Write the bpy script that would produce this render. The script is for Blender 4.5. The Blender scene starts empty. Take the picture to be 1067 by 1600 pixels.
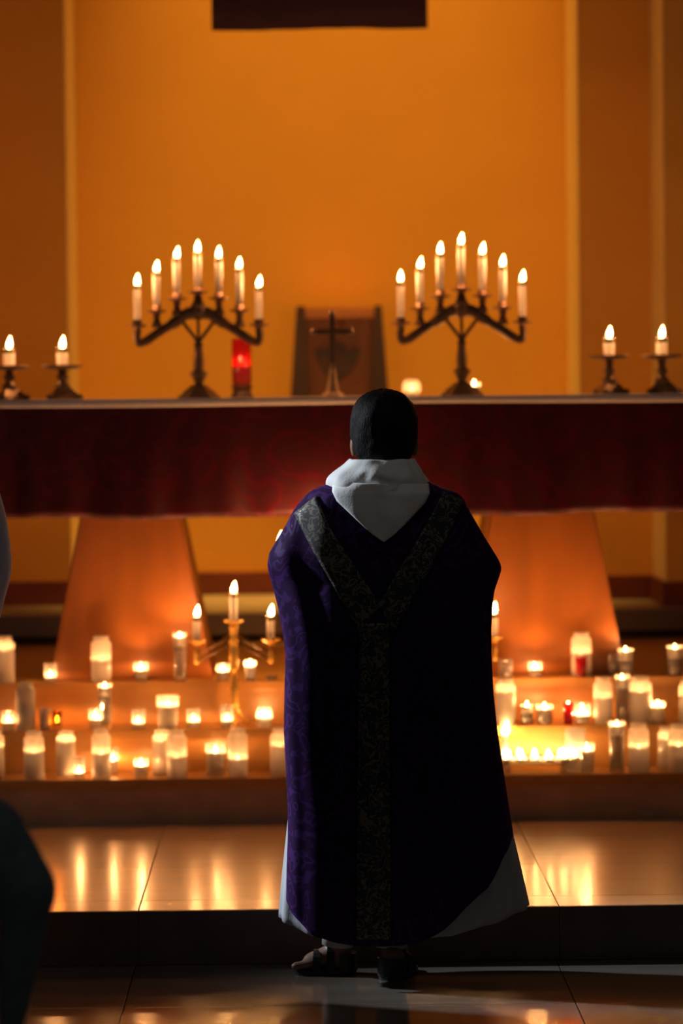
import bpy, bmesh, math, random
from mathutils import Vector, Matrix
random.seed(7)
scene = bpy.context.scene
C = scene.collection

# ------------------------------------------------------------------ camera
F_PX = 5400.0
CAM = Vector((0.0, 0.0, 1.68))
PITCH, YAW, ROLL = math.atan(190/F_PX), math.atan(65/F_PX), math.radians(-0.57)
cam_rot = Matrix.Rotation(-YAW, 4, 'Z') @ Matrix.Rotation(math.pi/2-PITCH, 4, 'X') @ Matrix.Rotation(ROLL, 4, 'Z')
cd = bpy.data.cameras.new('camera')
cd.sensor_fit = 'VERTICAL'; cd.sensor_height = 36.0; cd.lens = F_PX/1600*36
cd.clip_end = 200
cd.dof.use_dof = True; cd.dof.focus_distance = 9.8; cd.dof.aperture_fstop = 2.1
cam = bpy.data.objects.new('camera', cd); C.objects.link(cam)
cam.matrix_world = Matrix.Translation(CAM) @ cam_rot
scene.camera = cam

# ------------------------------------------------------------------ world, large lights, exposure
world = bpy.data.worlds.new('nave_dark'); scene.world = world; world.use_nodes = True
wb = world.node_tree.nodes['Background']
wb.inputs[0].default_value = (0.95, 0.86, 0.80, 1); wb.inputs[1].default_value = 0.022

def spot(name, loc, target, power, color, angle, blend, radius):
    l = bpy.data.lights.new(name, 'SPOT'); l.energy = power; l.color = color
    l.spot_size = math.radians(angle); l.spot_blend = blend; l.shadow_soft_size = radius
    o = bpy.data.objects.new(name, l); C.objects.link(o); o.location = loc
    o.rotation_euler = (Vector(target)-Vector(loc)).to_track_quat('-Z', 'Y').to_euler()
    return o
# warm wall washer in the roof of the niche
spot('niche_wall_washer', (0.2, 14.88, 10.5), (0.18, 15.84, 2.2), 9600, (1.0, 0.49, 0.08), 21.5, 1.0, 0.2)
# cool lamp on the left side of the nave
spot('nave_side_lamp', (-6.2, 12.4, 4.0), (-0.12, 9.84, 0.95), 3000, (0.76, 0.87, 1.0), 13.5, 0.6, 0.12)
# dim lamp high in the nave, aimed at the priest's shoulders
spot('nave_high_lamp', (-0.7, 6.2, 7.6), (0.25, 9.84, 1.5), 62, (1.0, 0.96, 0.90), 7, 1.0, 0.15)

vs = scene.view_settings
vs.view_transform = 'Standard'; vs.look = 'None'; vs.gamma = 1.0; vs.use_curve_mapping = False
vs.exposure = 0.0
scene.render.film_transparent = False
try:
    cy = scene.cycles
    cy.use_denoising = True; cy.use_light_tree = True
    cy.max_bounces = 10; cy.diffuse_bounces = 3; cy.glossy_bounces = 4; cy.transparent_max_bounces = 24
    cy.transmission_bounces = 6; cy.sample_clamp_indirect = 4.0
    cy.caustics_reflective = False; cy.caustics_refractive = False
except Exception:
    pass

FLAME_W = 3.0       # watts of one candle flame
FLAME_COL = (1.0, 0.41, 0.135)

# ------------------------------------------------------------------ pixel rays with a chosen depth
R3 = cam_rot.to_3x3()
def ray(px, py):
    return (R3 @ Vector(((px-533.5)/F_PX, -(py-800)/F_PX, -1.0)))
def at(px, py, Y):
    d = ray(px, py); return CAM + d*((Y-CAM.y)/d.y)
def on_z(px, py, z):
    d = ray(px, py); return CAM + d*((z-CAM.z)/d.z)
def S(Y): return F_PX/Y

# ------------------------------------------------------------------ materials
MATS = {}
def mat(name, base, rough=0.5, metal=0.0, var=0.12, scale=8.0, bump=0.0, bscale=60.0, spec=0.5, transl=0.0, coat=0.0, stretch=(1,1,1), rvar=0.0, sheen=0.0):
    if name in MATS: return MATS[name]
    m = bpy.data.materials.new(name); m.use_nodes = True
    nt = m.node_tree; N = nt.nodes; L = nt.links
    p = N['Principled BSDF']; out = N['Material Output']
    tc = N.new('ShaderNodeTexCoord'); mp = N.new('ShaderNodeMapping'); mp.inputs['Scale'].default_value = stretch
    L.new(tc.outputs['Object'], mp.inputs['Vector'])
    no = N.new('ShaderNodeTexNoise'); no.inputs['Scale'].default_value = scale; no.inputs['Detail'].default_value = 5
    L.new(mp.outputs[0], no.inputs['Vector'])
    cr = N.new('ShaderNodeValToRGB')
    cr.color_ramp.elements[0].position = 0.3; cr.color_ramp.elements[1].position = 0.7
    cr.color_ramp.elements[0].color = tuple(c*(1-var) for c in base)+(1,)
    cr.color_ramp.elements[1].color = tuple(min(1, c*(1+var)) for c in base)+(1,)
    L.new(no.outputs['Fac'], cr.inputs['Fac']); L.new(cr.outputs['Color'], p.inputs['Base Color'])
    p.inputs['Roughness'].default_value = rough; p.inputs['Metallic'].default_value = metal
    p.inputs['Specular IOR Level'].default_value = spec
    if coat: p.inputs['Coat Weight'].default_value = coat; p.inputs['Coat Roughness'].default_value = 0.16
    if sheen: p.inputs['Sheen Weight'].default_value = sheen
    if rvar:
        mr = N.new('ShaderNodeMapRange'); mr.inputs[3].default_value = rough-rvar; mr.inputs[4].default_value = rough+rvar
        L.new(no.outputs['Fac'], mr.inputs[0]); L.new(mr.outputs[0], p.inputs['Roughness'])
    if bump:
        bn = N.new('ShaderNodeTexNoise'); bn.inputs['Scale'].default_value = bscale; bn.inputs['Detail'].default_value = 4
        L.new(mp.outputs[0], bn.inputs['Vector'])
        bu = N.new('ShaderNodeBump'); bu.inputs['Strength'].default_value = bump; bu.inputs['Distance'].default_value = 0.01
        L.new(bn.outputs['Fac'], bu.inputs['Height']); L.new(bu.outputs[0], p.inputs['Normal'])
    if transl:
        t = N.new('ShaderNodeBsdfTranslucent'); L.new(cr.outputs['Color'], t.inputs['Color'])
        mx = N.new('ShaderNodeMixShader'); mx.inputs[0].default_value = transl
        L.new(p.outputs[0], mx.inputs[1]); L.new(t.outputs[0], mx.inputs[2]); L.new(mx.outputs[0], out.inputs['Surface'])
    MATS[name] = m
    return m

def glass_mat(name, tint, frost=0.0, frost_col=(0.9, 0.86, 0.8), gloss_rough=0.05, edge=0.35):
    """thin clear glass: see-through with fresnel reflections; frost adds a milky share"""
    if name in MATS: return MATS[name]
    m = bpy.data.materials.new(name); m.use_nodes = True
    nt = m.node_tree; N = nt.nodes; L = nt.links
    N.remove(N['Principled BSDF']); out = N['Material Output']
    tr = N.new('ShaderNodeBsdfTransparent'); gl = N.new('ShaderNodeBsdfGlossy')
    gl.inputs['Roughness'].default_value = gloss_rough; gl.inputs['Color'].default_value = (1, 1, 1, 1)
    lw = N.new('ShaderNodeLayerWeight'); lw.inputs['Blend'].default_value = edge
    no = N.new('ShaderNodeTexNoise'); no.inputs['Scale'].default_value = 30
    tc = N.new('ShaderNodeTexCoord'); L.new(tc.outputs['Object'], no.inputs['Vector'])
    cr = N.new('ShaderNodeValToRGB')
    cr.color_ramp.elements[0].color = tuple(c*0.94 for c in tint)+(1,); cr.color_ramp.elements[1].color = tuple(tint)+(1,)
    L.new(no.outputs['Fac'], cr.inputs['Fac']); L.new(cr.outputs[0], tr.inputs['Color'])
    mul = N.new('ShaderNodeMath'); mul.operation = 'MULTIPLY_ADD'; mul.inputs[1].default_value = 0.75; mul.inputs[2].default_value = 0.06
    L.new(lw.outputs['Fresnel'], mul.inputs[0])
    mx = N.new('ShaderNodeMixShader'); L.new(mul.outputs[0], mx.inputs[0]); L.new(tr.outputs[0], mx.inputs[1]); L.new(gl.outputs[0], mx.inputs[2])
    last = mx
    if frost:
        df = N.new('ShaderNodeBsdfDiffuse'); tl = N.new('ShaderNodeBsdfTranslucent')
        df.inputs['Color'].default_value = tuple(frost_col)+(1,); tl.inputs['Color'].default_value = tuple(frost_col)+(1,)
        m2 = N.new('ShaderNodeMixShader'); m2.inputs[0].default_value = 0.62
        L.new(df.outputs[0], m2.inputs[1]); L.new(tl.outputs[0], m2.inputs[2])
        m3 = N.new('ShaderNodeMixShader'); m3.inputs[0].default_value = frost
        L.new(mx.outputs[0], m3.inputs[1]); L.new(m2.outputs[0], m3.inputs[2]); last = m3
    L.new(last.outputs[0], out.inputs['Surface'])
    MATS[name] = m
    return m

def flame_mat():
    if 'flame' in MATS: return MATS['flame']
    m = bpy.data.materials.new('flame'); m.use_nodes = True
    nt = m.node_tree; N = nt.nodes; L = nt.links
    N.remove(N['Principled BSDF']); out = N['Material Output']
    tc = N.new('ShaderNodeTexCoord'); sp = N.new('ShaderNodeSeparateXYZ'); L.new(tc.outputs['Generated'], sp.inputs[0])
    cr = N.new('ShaderNodeValToRGB'); e = cr.color_ramp.elements
    e[0].position = 0.0; e[0].color = (1.0, 0.35, 0.06, 1)
    e[1].position = 0.3; e[1].color = (1.0, 0.66, 0.26, 1)
    x = e.new(1.0); x.color = (1.0, 0.52, 0.13, 1)
    L.new(sp.outputs['Z'], cr.inputs['Fac'])
    em = N.new('ShaderNodeEmission'); em.inputs['Strength'].default_value = 26
    L.new(cr.outputs[0], em.inputs['Color'])
    tr = N.new('ShaderNodeBsdfTransparent'); ad = N.new('ShaderNodeAddShader')
    L.new(em.outputs[0], ad.inputs[0]); L.new(tr.outputs[0], ad.inputs[1]); L.new(ad.outputs[0], out.inputs['Surface'])
    m.cycles.emission_sampling = 'NONE'
    MATS['flame'] = m
    return m

def damask_mat(name, dark, light, scale, rough_lo, rough_hi, metal=0.0, sheen=None, spec=0.2):
    if name in MATS: return MATS[name]
    m = bpy.data.materials.new(name); m.use_nodes = True
    nt = m.node_tree; N = nt.nodes; L = nt.links; p = N['Principled BSDF']
    tc = N.new('ShaderNodeTexCoord')
    no = N.new('ShaderNodeTexNoise'); no.inputs['Scale'].default_value = scale*0.6; no.inputs['Detail'].default_value = 2
    L.new(tc.outputs['Object'], no.inputs['Vector'])
    vo = N.new('ShaderNodeTexVoronoi'); vo.feature = 'SMOOTH_F1'; vo.inputs['Scale'].default_value = scale
    mixv = N.new('ShaderNodeMixRGB'); mixv.inputs[0].default_value = 0.12
    L.new(tc.outputs['Object'], mixv.inputs[1]); L.new(no.outputs['Color'], mixv.inputs[2]); L.new(mixv.outputs[0], vo.inputs['Vector'])
    wv = N.new('ShaderNodeMath'); wv.operation = 'SINE'
    ml = N.new('ShaderNodeMath'); ml.operation = 'MULTIPLY'; ml.inputs[1].default_value = 22
    L.new(vo.outputs['Distance'], ml.inputs[0]); L.new(ml.outputs[0], wv.inputs[0])
    cr = N.new('ShaderNodeValToRGB'); cr.color_ramp.elements[0].position = 0.35; cr.color_ramp.elements[1].position = 0.65
    cr.color_ramp.elements[0].color = tuple(dark)+(1,); cr.color_ramp.elements[1].color = tuple(light)+(1,)
    L.new(wv.outputs[0], cr.inputs['Fac']); L.new(cr.outputs[0], p.inputs['Base Color'])
    mr = N.new('ShaderNodeMapRange'); mr.inputs[1].default_value = -1; mr.inputs[3].default_value = rough_hi; mr.inputs[4].default_value = rough_lo
    L.new(wv.outputs[0], mr.inputs[0]); L.new(mr.outputs[0], p.inputs['Roughness'])
    p.inputs['Metallic'].default_value = metal; p.inputs['Specular IOR Level'].default_value = spec
    if sheen:
        p.inputs['Sheen Weight'].default_value = sheen[0]; p.inputs['Sheen Tint'].default_value = sheen[1]+(1,); p.inputs['Sheen Roughness'].default_value = 0.35
    MATS[name] = m
    return m

WALL   = mat('ochre_wall_plaster', (0.76, 0.39, 0.06), 0.8, var=0.03, scale=3, bump=0.05, bscale=140)
TRIM   = mat('pale_gold_trim_paint', (0.95, 0.78, 0.34), 0.6, var=0.04, scale=6)
BASEB  = mat('dark_red_brown_baseboard', (0.16, 0.03, 0.012), 0.5, var=0.2, scale=20, stretch=(0.3, 1, 1))
STONE  = mat('beige_step_stone', (0.62, 0.32, 0.085), 0.32, var=0.10, scale=9, rvar=0.06, bump=0.04, bscale=50)
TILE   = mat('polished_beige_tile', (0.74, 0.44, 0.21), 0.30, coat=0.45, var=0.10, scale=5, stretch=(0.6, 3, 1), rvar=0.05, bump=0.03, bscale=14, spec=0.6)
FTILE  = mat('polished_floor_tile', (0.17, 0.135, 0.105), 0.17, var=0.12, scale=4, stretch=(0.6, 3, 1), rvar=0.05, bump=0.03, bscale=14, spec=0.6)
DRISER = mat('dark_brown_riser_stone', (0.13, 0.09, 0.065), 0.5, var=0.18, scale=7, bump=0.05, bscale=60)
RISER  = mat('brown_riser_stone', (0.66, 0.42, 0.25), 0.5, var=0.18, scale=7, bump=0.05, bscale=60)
JOINT  = mat('dark_mortar_and_gap_shade', (0.06, 0.045, 0.03), 0.9)
BACKST = mat('grey_brown_back_step_stone', (0.24, 0.20, 0.165), 0.5, var=0.12, scale=6, bump=0.05)
WOOD   = mat('altar_leg_wood', (0.24, 0.074, 0.005), 0.45, var=0.18, scale=3, stretch=(3, 3, 0.5), bump=0.04, bscale=30)
DWOOD  = mat('dark_carved_wood', (0.05, 0.018, 0.007), 0.45, var=0.3, scale=9, stretch=(2, 2, 0.4), bump=0.08)
MWOOD  = mat('reddish_panel_wood', (0.30, 0.11, 0.035), 0.5, var=0.25, scale=8, stretch=(2, 2, 0.4), bump=0.08)
LWOOD  = mat('light_lintel_wood', (0.55, 0.22, 0.07), 0.5, var=0.2, scale=8, stretch=(0.4, 2, 2), bump=0.08)
LINEN  = mat('white_linen', (0.93, 0.88, 0.86), 0.85, var=0.05, scale=20, bump=0.1, bscale=160)
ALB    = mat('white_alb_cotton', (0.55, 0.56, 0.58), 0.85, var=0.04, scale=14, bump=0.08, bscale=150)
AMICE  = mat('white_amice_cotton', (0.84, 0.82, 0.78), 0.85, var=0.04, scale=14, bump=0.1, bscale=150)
ALTARC = damask_mat('purple_altar_damask', (0.034, 0.0010, 0.004), (0.052, 0.0015, 0.006), 9, 0.45, 0.6)
CHAS   = damask_mat('purple_chasuble_damask', (0.030, 0.010, 0.048), (0.060, 0.021, 0.115), 22, 0.55, 0.75, sheen=(0.25, (0.35, 0.09, 0.7)), spec=0.03)
ORPH   = damask_mat('grey_gold_brocade', (0.050, 0.044, 0.044), (0.20, 0.175, 0.135), 34, 0.4, 0.6, 0.2)
VEIL   = mat('dark_purple_hanging_cloth', (0.035, 0.008, 0.022), 0.85, var=0.2, scale=12, bump=0.1)
BRONZE = mat('dark_bronze', (0.23, 0.135, 0.075), 0.4, 0.35, var=0.25, scale=20, bump=0.05)
BRASS  = mat('polished_brass', (0.85, 0.52, 0.12), 0.25, 0.65, var=0.12, scale=16)
IRON   = mat('dark_brass_arm', (0.16, 0.09, 0.04), 0.35, 0.8, var=0.2, scale=16)
WAX    = mat('white_wax', (0.90, 0.86, 0.82), 0.5, var=0.03, scale=20, transl=0.5)
WAXIN  = mat('white_wax_block', (0.80, 0.76, 0.76), 0.5, var=0.04, scale=20, transl=0.6)
REDWAX = mat('red_wax', (0.75, 0.02, 0.015), 0.4, var=0.1, scale=20, transl=0.45)
WICK   = mat('charred_wick', (0.02, 0.015, 0.01), 0.9)
FOLLOW = mat('smoked_brass_follower', (0.20, 0.13, 0.06), 0.3, 0.8, var=0.2, scale=30)
CUP    = mat('thin_aluminium_cup', (0.75, 0.72, 0.68), 0.3, 0.9, var=0.05, scale=30)
GLASS  = glass_mat('clear_glass', (0.97, 0.96, 0.93), frost=0.12, frost_col=(0.95, 0.92, 0.9))
FROST  = glass_mat('milky_jar_glass', (0.97, 0.95, 0.92), frost=0.6)
FROST2 = glass_mat('frosted_votive_glass', (0.97, 0.95, 0.95), frost=0.55, frost_col=(0.85, 0.85, 0.9))
AMBER  = glass_mat('amber_glass', (0.95, 0.62, 0.15))
REDGL  = glass_mat('red_glass', (0.85, 0.03, 0.03), frost=0.3, frost_col=(0.9, 0.04, 0.03))
SKIN   = mat('brown_skin', (0.30, 0.16, 0.10), 0.5, var=0.08, scale=30, bump=0.03)
HAIR   = mat('black_hair', (0.008, 0.006, 0.005), 0.6, spec=0.15, var=0.3, scale=60, bump=0.35, bscale=120, stretch=(2, 2, 0.5))
LEATH  = mat('black_sandal_leather', (0.02, 0.016, 0.014), 0.5, var=0.2, scale=40, bump=0.1)
SOCK   = mat('pale_grey_trouser', (0.55, 0.53, 0.50), 0.85, var=0.05, scale=40, bump=0.1)
JACKET = mat('dark_slate_jacket', (0.20, 0.28, 0.31), 0.9, var=0.2, scale=30, bump=0.15)
SLEEVE = mat('grey_blue_robe', (0.62, 0.70, 0.72), 0.9, var=0.06, scale=20, bump=0.1)
COPPER = mat('reddish_copper_cup', (0.36, 0.19, 0.12), 0.4, 0.35, var=0.2, scale=25)
RODM   = mat('dark_hanging_rod', (0.05, 0.03, 0.02), 0.5)

# ------------------------------------------------------------------ builders
def link(name, me, m=None, parent=None, smooth=False, loc=None):
    if isinstance(me, bmesh.types.BMesh):
        bm = me; me = bpy.data.meshes.new(name); bmesh.ops.recalc_face_normals(bm, faces=bm.faces); bm.to_mesh(me); bm.free()
    if smooth:
        for f in me.polygons: f.use_smooth = True
    o = bpy.data.objects.new(name, me); C.objects.link(o)
    if m is not None:
        me.materials.clear(); me.materials.append(m)
    if parent is not None: o.parent = parent
    if loc is not None: o.location = loc
    return o
def empty(name, loc, rz=0.0):
    o = bpy.data.objects.new(name, None); C.objects.link(o); o.location = loc; o.rotation_euler = (0, 0, rz)
    o.empty_display_size = 0.05
    return o
def tag(o, label, cat, group=None):
    o['label'] = label; o['category'] = cat
    if group: o['group'] = group
    return o
def struct(o, label=None, cat=None):
    o['kind'] = 'structure'
    if label: o['label'] = label
    if cat: o['category'] = cat
    return o
def copy_tree(o, parent=None):
    c = o.copy(); C.objects.link(c); c.parent = parent
    for ch in list(o.children): copy_tree(ch, c)
    return c

def box(x0, x1, y0, y1, z0, z1, bev=0.0, bm=None):
    new = bm is None
    b = bmesh.new()
    vs_ = [b.verts.new((x, y, z)) for z in (z0, z1) for y in (y0, y1) for x in (x0, x1)]
    for f in ((0, 2, 3, 1), (4, 5, 7, 6), (0, 1, 5, 4), (2, 6, 7, 3), (0, 4, 6, 2), (1, 3, 7, 5)):
        b.faces.new([vs_[i] for i in f])
    if bev: bmesh.ops.bevel(b, geom=b.edges[:], offset=bev, segments=2, affect='EDGES', profile=0.7)
    if new: return b
    me = bpy.data.meshes.new('t'); b.to_mesh(me); b.free(); bm.from_mesh(me); bpy.data.meshes.remove(me)
    return bm
def lathe(prof, seg=24, bm=None, off=(0, 0, 0), closed=False, ellipse=(1, 1)):
    """prof: (r,z) list; r=0 makes a pole"""
    bm = bm or bmesh.new(); rings = []
    for r, z in prof:
        if r <= 1e-6: rings.append([bm.verts.new((off[0], off[1], off[2]+z))])
        else: rings.append([bm.verts.new((off[0]+r*ellipse[0]*math.cos(2*math.pi*k/seg), off[1]+r*ellipse[1]*math.sin(2*math.pi*k/seg), off[2]+z)) for k in range(seg)])
    pairs = list(zip(rings, rings[1:]))
    if closed: pairs.append((rings[-1], rings[0]))
    for A, B in pairs:
        for k in range(seg):
            k2 = (k+1) % seg
            if len(A) == 1 and len(B) == 1: continue
            if len(A) == 1: bm.faces.new((A[0], B[k2], B[k]))
            elif len(B) == 1: bm.faces.new((A[k], A[k2], B[0]))
            else: bm.faces.new((A[k], A[k2], B[k2], B[k]))
    return bm
def tube(pts, rad, seg=10, bm=None, cap=True):
    bm = bm or bmesh.new(); pts = [Vector(p) for p in pts]
    if not hasattr(rad, '__len__'): rad = [rad]*len(pts)
    rings = []; up = None
    for i, p in enumerate(pts):
        t = (pts[min(i+1, len(pts)-1)]-pts[max(i-1, 0)]).normalized()
        if up is None:
            up = t.orthogonal().normalized()
        up = (up - t*up.dot(t)).normalized(); sd = t.cross(up)
        rings.append([bm.verts.new(p+(up*math.cos(2*math.pi*k/seg)+sd*math.sin(2*math.pi*k/seg))*rad[i]) for k in range(seg)])
    for A, B in zip(rings, rings[1:]):
        for k in range(seg): bm.faces.new((A[k], A[(k+1) % seg], B[(k+1) % seg], B[k]))
    if cap: bm.faces.new(rings[0][::-1]); bm.faces.new(rings[-1])
    return bm
def spline(pts, n=8):
    """Catmull-Rom through points"""
    P = [Vector(p) for p in pts]; P = [P[0]*2-P[1]]+P+[P[-1]*2-P[-2]]; out = []
    for i in range(1, len(P)-2):
        for k in range(n):
            t = k/n; a, b, c, d = P[i-1:i+3]
            out.append(0.5*((2*b)+(c-a)*t+(2*a-5*b+4*c-d)*t*t+(3*b-a-3*c+d)*t**3))
    out.append(P[-2]); return out
def prism(poly, y0, y1, bev=0.0):
    """polygon in XZ extruded along Y"""
    bm = bmesh.new()
    a = [bm.verts.new((x, y0, z)) for x, z in poly]; b = [bm.verts.new((x, y1, z)) for x, z in poly]
    bm.faces.new(a); bm.faces.new(b[::-1]); n = len(poly)
    for i in range(n): bm.faces.new((a[i], b[i], b[(i+1) % n], a[(i+1) % n]))
    if bev: bmesh.ops.bevel(bm, geom=bm.edges[:], offset=bev, segments=2, affect='EDGES')
    return bm
def interp(tab, x):
    if x <= tab[0][0]: return tab[0][1:]
    for a, b in zip(tab, tab[1:]):
        if x <= b[0]:
            t = (x-a[0])/(b[0]-a[0]); t2 = t
            return tuple(p+(q-p)*t2 for p, q in zip(a[1:], b[1:]))
    return tab[-1][1:]

# ------------------------------------------------------------------ the setting
Z1, Z2, Z3, Z4 = 0.16, 0.319, 0.471, 0.624
Y1, Y2, Y3, Y4 = F_PX/535, F_PX/445, F_PX/445+0.22, F_PX/445+0.44
YW, YP1, YP2 = 15.84, 15.20, 14.68
TW = 1.235
def tiles_x(px, py, z, n0, n1):
    x = on_z(px, py, z).x
    return [x+TW*k for k in range(n0, n1)]
# lower floor
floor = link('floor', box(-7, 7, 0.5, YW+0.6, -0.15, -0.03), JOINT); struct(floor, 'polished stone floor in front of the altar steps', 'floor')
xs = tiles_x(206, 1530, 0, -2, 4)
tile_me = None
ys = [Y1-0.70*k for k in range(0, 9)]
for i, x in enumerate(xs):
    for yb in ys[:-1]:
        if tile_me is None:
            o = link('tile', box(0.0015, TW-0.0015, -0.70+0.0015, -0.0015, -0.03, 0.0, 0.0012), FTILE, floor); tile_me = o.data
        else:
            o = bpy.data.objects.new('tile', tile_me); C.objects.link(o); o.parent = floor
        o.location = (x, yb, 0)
# platform
plat = link('platform', box(-7, 7, Y1+0.013, YW+0.5, 0.0, Z1-0.03), JOINT); struct(plat, 'polished tiled platform one step above the floor', 'platform')
xs = tiles_x(215, 1427, Z1, -2, 4)
rows = [Y1, Y1+0.21, Y1+0.91, Y1+1.61, Y2+0.03]
for r in range(4):
    me = None
    for x in xs:
        if me is None:
            lip = -0.012 if r == 0 else 0.0
            o = link('tile', box(0.0015, TW-0.0015, rows[r]-lip+0.0015, rows[r+1]-0.0015, Z1-0.03, Z1, 0.0012), TILE, plat); me = o.data
        else:
            o = bpy.data.objects.new('tile', me); C.objects.link(o); o.parent = plat
        o.location = (x, 0, 0)
me = None
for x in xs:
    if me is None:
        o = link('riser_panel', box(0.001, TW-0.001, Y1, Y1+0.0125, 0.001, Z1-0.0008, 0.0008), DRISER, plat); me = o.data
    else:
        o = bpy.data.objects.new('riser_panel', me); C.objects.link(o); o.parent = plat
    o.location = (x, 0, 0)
# candle steps
def step(name, y0, z0, z1, label, m_r):
    b = link(name, box(-7, 7, y0+0.014, YW+0.4, z0, z1-0.035), m_r); struct(b, label, 'step')
    link('tread_slab', box(-7, 7, y0, y0+0.40 if name != 'altar_platform' else 14.6, z1-0.035, z1, 0.004), STONE, b)
    return b
step('altar_step', Y2, Z1, Z2, 'lowest stone altar step in front, crowded with glass candles', RISER)
step('altar_step', Y3, Z2, Z3, 'middle stone altar step, second tier of glass candles', STONE)
step('altar_platform', Y4, Z3, Z4, 'stone altar platform that carries the altar legs', STONE)
# step along the back wall, with a recessed foot painted dark as shade
bs = link('back_step', box(-7, 7, 14.56, YW+0.4, Z4-0.02, Z4+0.04), JOINT); struct(bs, 'low grey stone step along the back wall', 'step')
ZB = 0.748
link('tread_slab', box(-7, 7, 14.50, YW+0.4, Z4+0.035, ZB, 0.004), BACKST, bs)

# stepped niche
XL1, XR1 = at(120, 400, YW).x, at(886, 400, YW).x
XR2 = at(1016, 250, YP1).x; XL2 = (XL1+XR1)-XR2
HT = 9.0
w = link('wall_back', box(XL1-0.05, XR1+0.05, YW, YW+0.2, ZB, HT), WALL); struct(w, 'ochre plaster back wall of the niche', 'wall')
def side_wall(name, x0, x1, y, label): 
    w = link(name, box(x0, x1, y, YW+0.2, ZB, HT), WALL); return struct(w, label, 'wall')
side_wall('wall_left', XL2, XL1-0.004, YP1, 'ochre wall panel left of the niche, one step forward')
side_wall('wall_right', XR1+0.004, XR2, YP1, 'ochre wall panel right of the niche, one step forward')
side_wall('wall_left_outer', -7, XL2-0.004, YP2, 'outer left ochre wall panel, foremost')
side_wall('wall_right_outer', XR2+0.004, 7, YP2, 'outer right ochre wall panel, foremost')
n = 0
for x0, x1, y0, y1, lab in ((XL1-0.004, XL1, YP1-0.004, YW, 'pale gold reveal strip at the left niche edge'),
                       (XR1, XR1+0.004, YP1-0.004, YW, 'pale gold reveal strip at the right niche edge'),
                       (XR2, XR2+0.004, YP2-0.004, YP1, 'pale gold reveal strip at the far right'),
                       (XL2-0.004, XL2, YP2-0.004, YP1, 'pale gold reveal strip at the far left')):
    n += 1
    t = link('trim_%d' % n, box(x0, x1, y0, y1, ZB+0.10, HT), TRIM); struct(t, lab, 'trim')
for nm, x0, x1, y in (('baseboard_back', XL1, XR1, YW), ('baseboard_left', XL2, XL1+0.016, YP1), ('baseboard_right', XR1-0.016, XR2, YP1),
                      ('baseboard_left_outer', -7, XL2+0.016, YP2), ('baseboard_right_outer', XR2-0.016, 7, YP2)):
    b = link(nm, box(x0, x1, y-0.016, y, ZB, ZB+0.105, 0.003), BASEB); struct(b, 'dark red-brown baseboard along the foot of the wall', 'baseboard')
for nm, x0, x1, y0, y1 in (('baseboard_left_reveal', XL1, XL1+0.016, YP1, YW-0.016), ('baseboard_right_reveal', XR1-0.016, XR1, YP1, YW-0.016),
                           ('baseboard_right_outer_reveal', XR2-0.016, XR2, YP2, YP1-0.016)):
    b = link(nm, box(x0, x1, y0, y1, ZB, ZB+0.105, 0.003), BASEB); struct(b, 'dark red-brown baseboard in the reveal', 'baseboard')

# ------------------------------------------------------------------ altar
ZT = 1.647
YF = 12.62          # front of the hanging cloth
altar = empty('altar_table', (0, 0, 0)); tag(altar, 'long wooden altar table on two flared slab legs', 'altar')
AX0, AX1 = -1.75, 2.03
link('table_top', box(AX0, AX1, YF+0.02, 13.55, ZT-0.075, ZT-0.008, 0.004), WOOD, altar)
YL0, YL1 = 12.70, 13.32
for pts in (((126, 800), (279, 800), (333, 1063), (78, 1063)), ((768, 800), (929, 800), (978, 1058), (722, 1058))):
    P = [at(px, py, YL0) for px, py in pts]
    poly = [(P[0].x, ZT-0.075), (P[1].x, ZT-0.075), (P[2].x, Z4), (P[3].x, Z4)]
    # carry the slope on up to the table top
    k = (ZT-0.075-Z4)/((P[0].z+P[1].z)/2-Z4)
    poly[0] = (P[3].x+(P[0].x-P[3].x)*k, ZT-0.075); poly[1] = (P[2].x+(P[1].x-P[2].x)*k, ZT-0.075)
    link('leg', prism(poly, YL0, YL1, 0.006), WOOD, altar)
# purple frontal: gathered cloth hanging over the front of the table
def sheet(x0, x1, z0, z1, nx, nz, fy, thick, m, name, parent=None, fz=None, yext=None):
    bm = bmesh.new(); g = []
    for j in range(nz+1):
        row = []
        for i in range(nx+1):
            x = x0+(x1-x0)*i/nx; t = j/nz; z = z0+(z1-z0)*t
            if fz: z += fz(x, t)
            row.append(bm.verts.new((x, fy(x, t), z)))
        g.append(row)
    if yext is not None:
        g.append([bm.verts.new((v.co.x, yext, v.co.z)) for v in g[-1]])
    for a, b in zip(g, g[1:]):
        for i in range(nx): bm.faces.new((a[i], a[i+1], b[i+1], b[i]))
    o = link(name, bm, m, parent, True)
    md = o.modifiers.new('thickness', 'SOLIDIFY'); md.thickness = thick; md.offset = 0
    return o
ZC = 1.222
def cloth_y(x, t):
    d = 1-t
    return YF - d*(0.010*math.sin(x*9.1+0.6)+0.007*math.sin(x*21.0+1.9)+0.004*math.sin(x*43)) - 0.004
def cloth_dz(x, t): return (1-t)*(0.005*math.sin(x*5.3+1.0)+0.003*math.sin(x*13))
fr = sheet(AX0-0.02, AX1+0.02, ZC, ZT-0.002, 220, 16, cloth_y, 0.0012, ALTARC, 'altar_frontal', None, cloth_dz, 13.57)
tag(fr, 'dark purple damask cloth hanging over the altar front', 'altar cloth')
def linen_y(x, t):
    return YF-0.014-0.002*math.sin(x*7)+0.003*t**3
ln = sheet(AX0-0.03, AX1+0.03, ZT-0.018, ZT+0.007, 160, 8, linen_y, 0.003, LINEN, 'altar_linen', None,
           lambda x, t: (1-t)*(0.0025*math.sin(x*3.1+0.4)), 13.58)
tag(ln, 'narrow white linen cloth lying along the altar top', 'altar linen')
ZTT = ZT+0.0088

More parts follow.
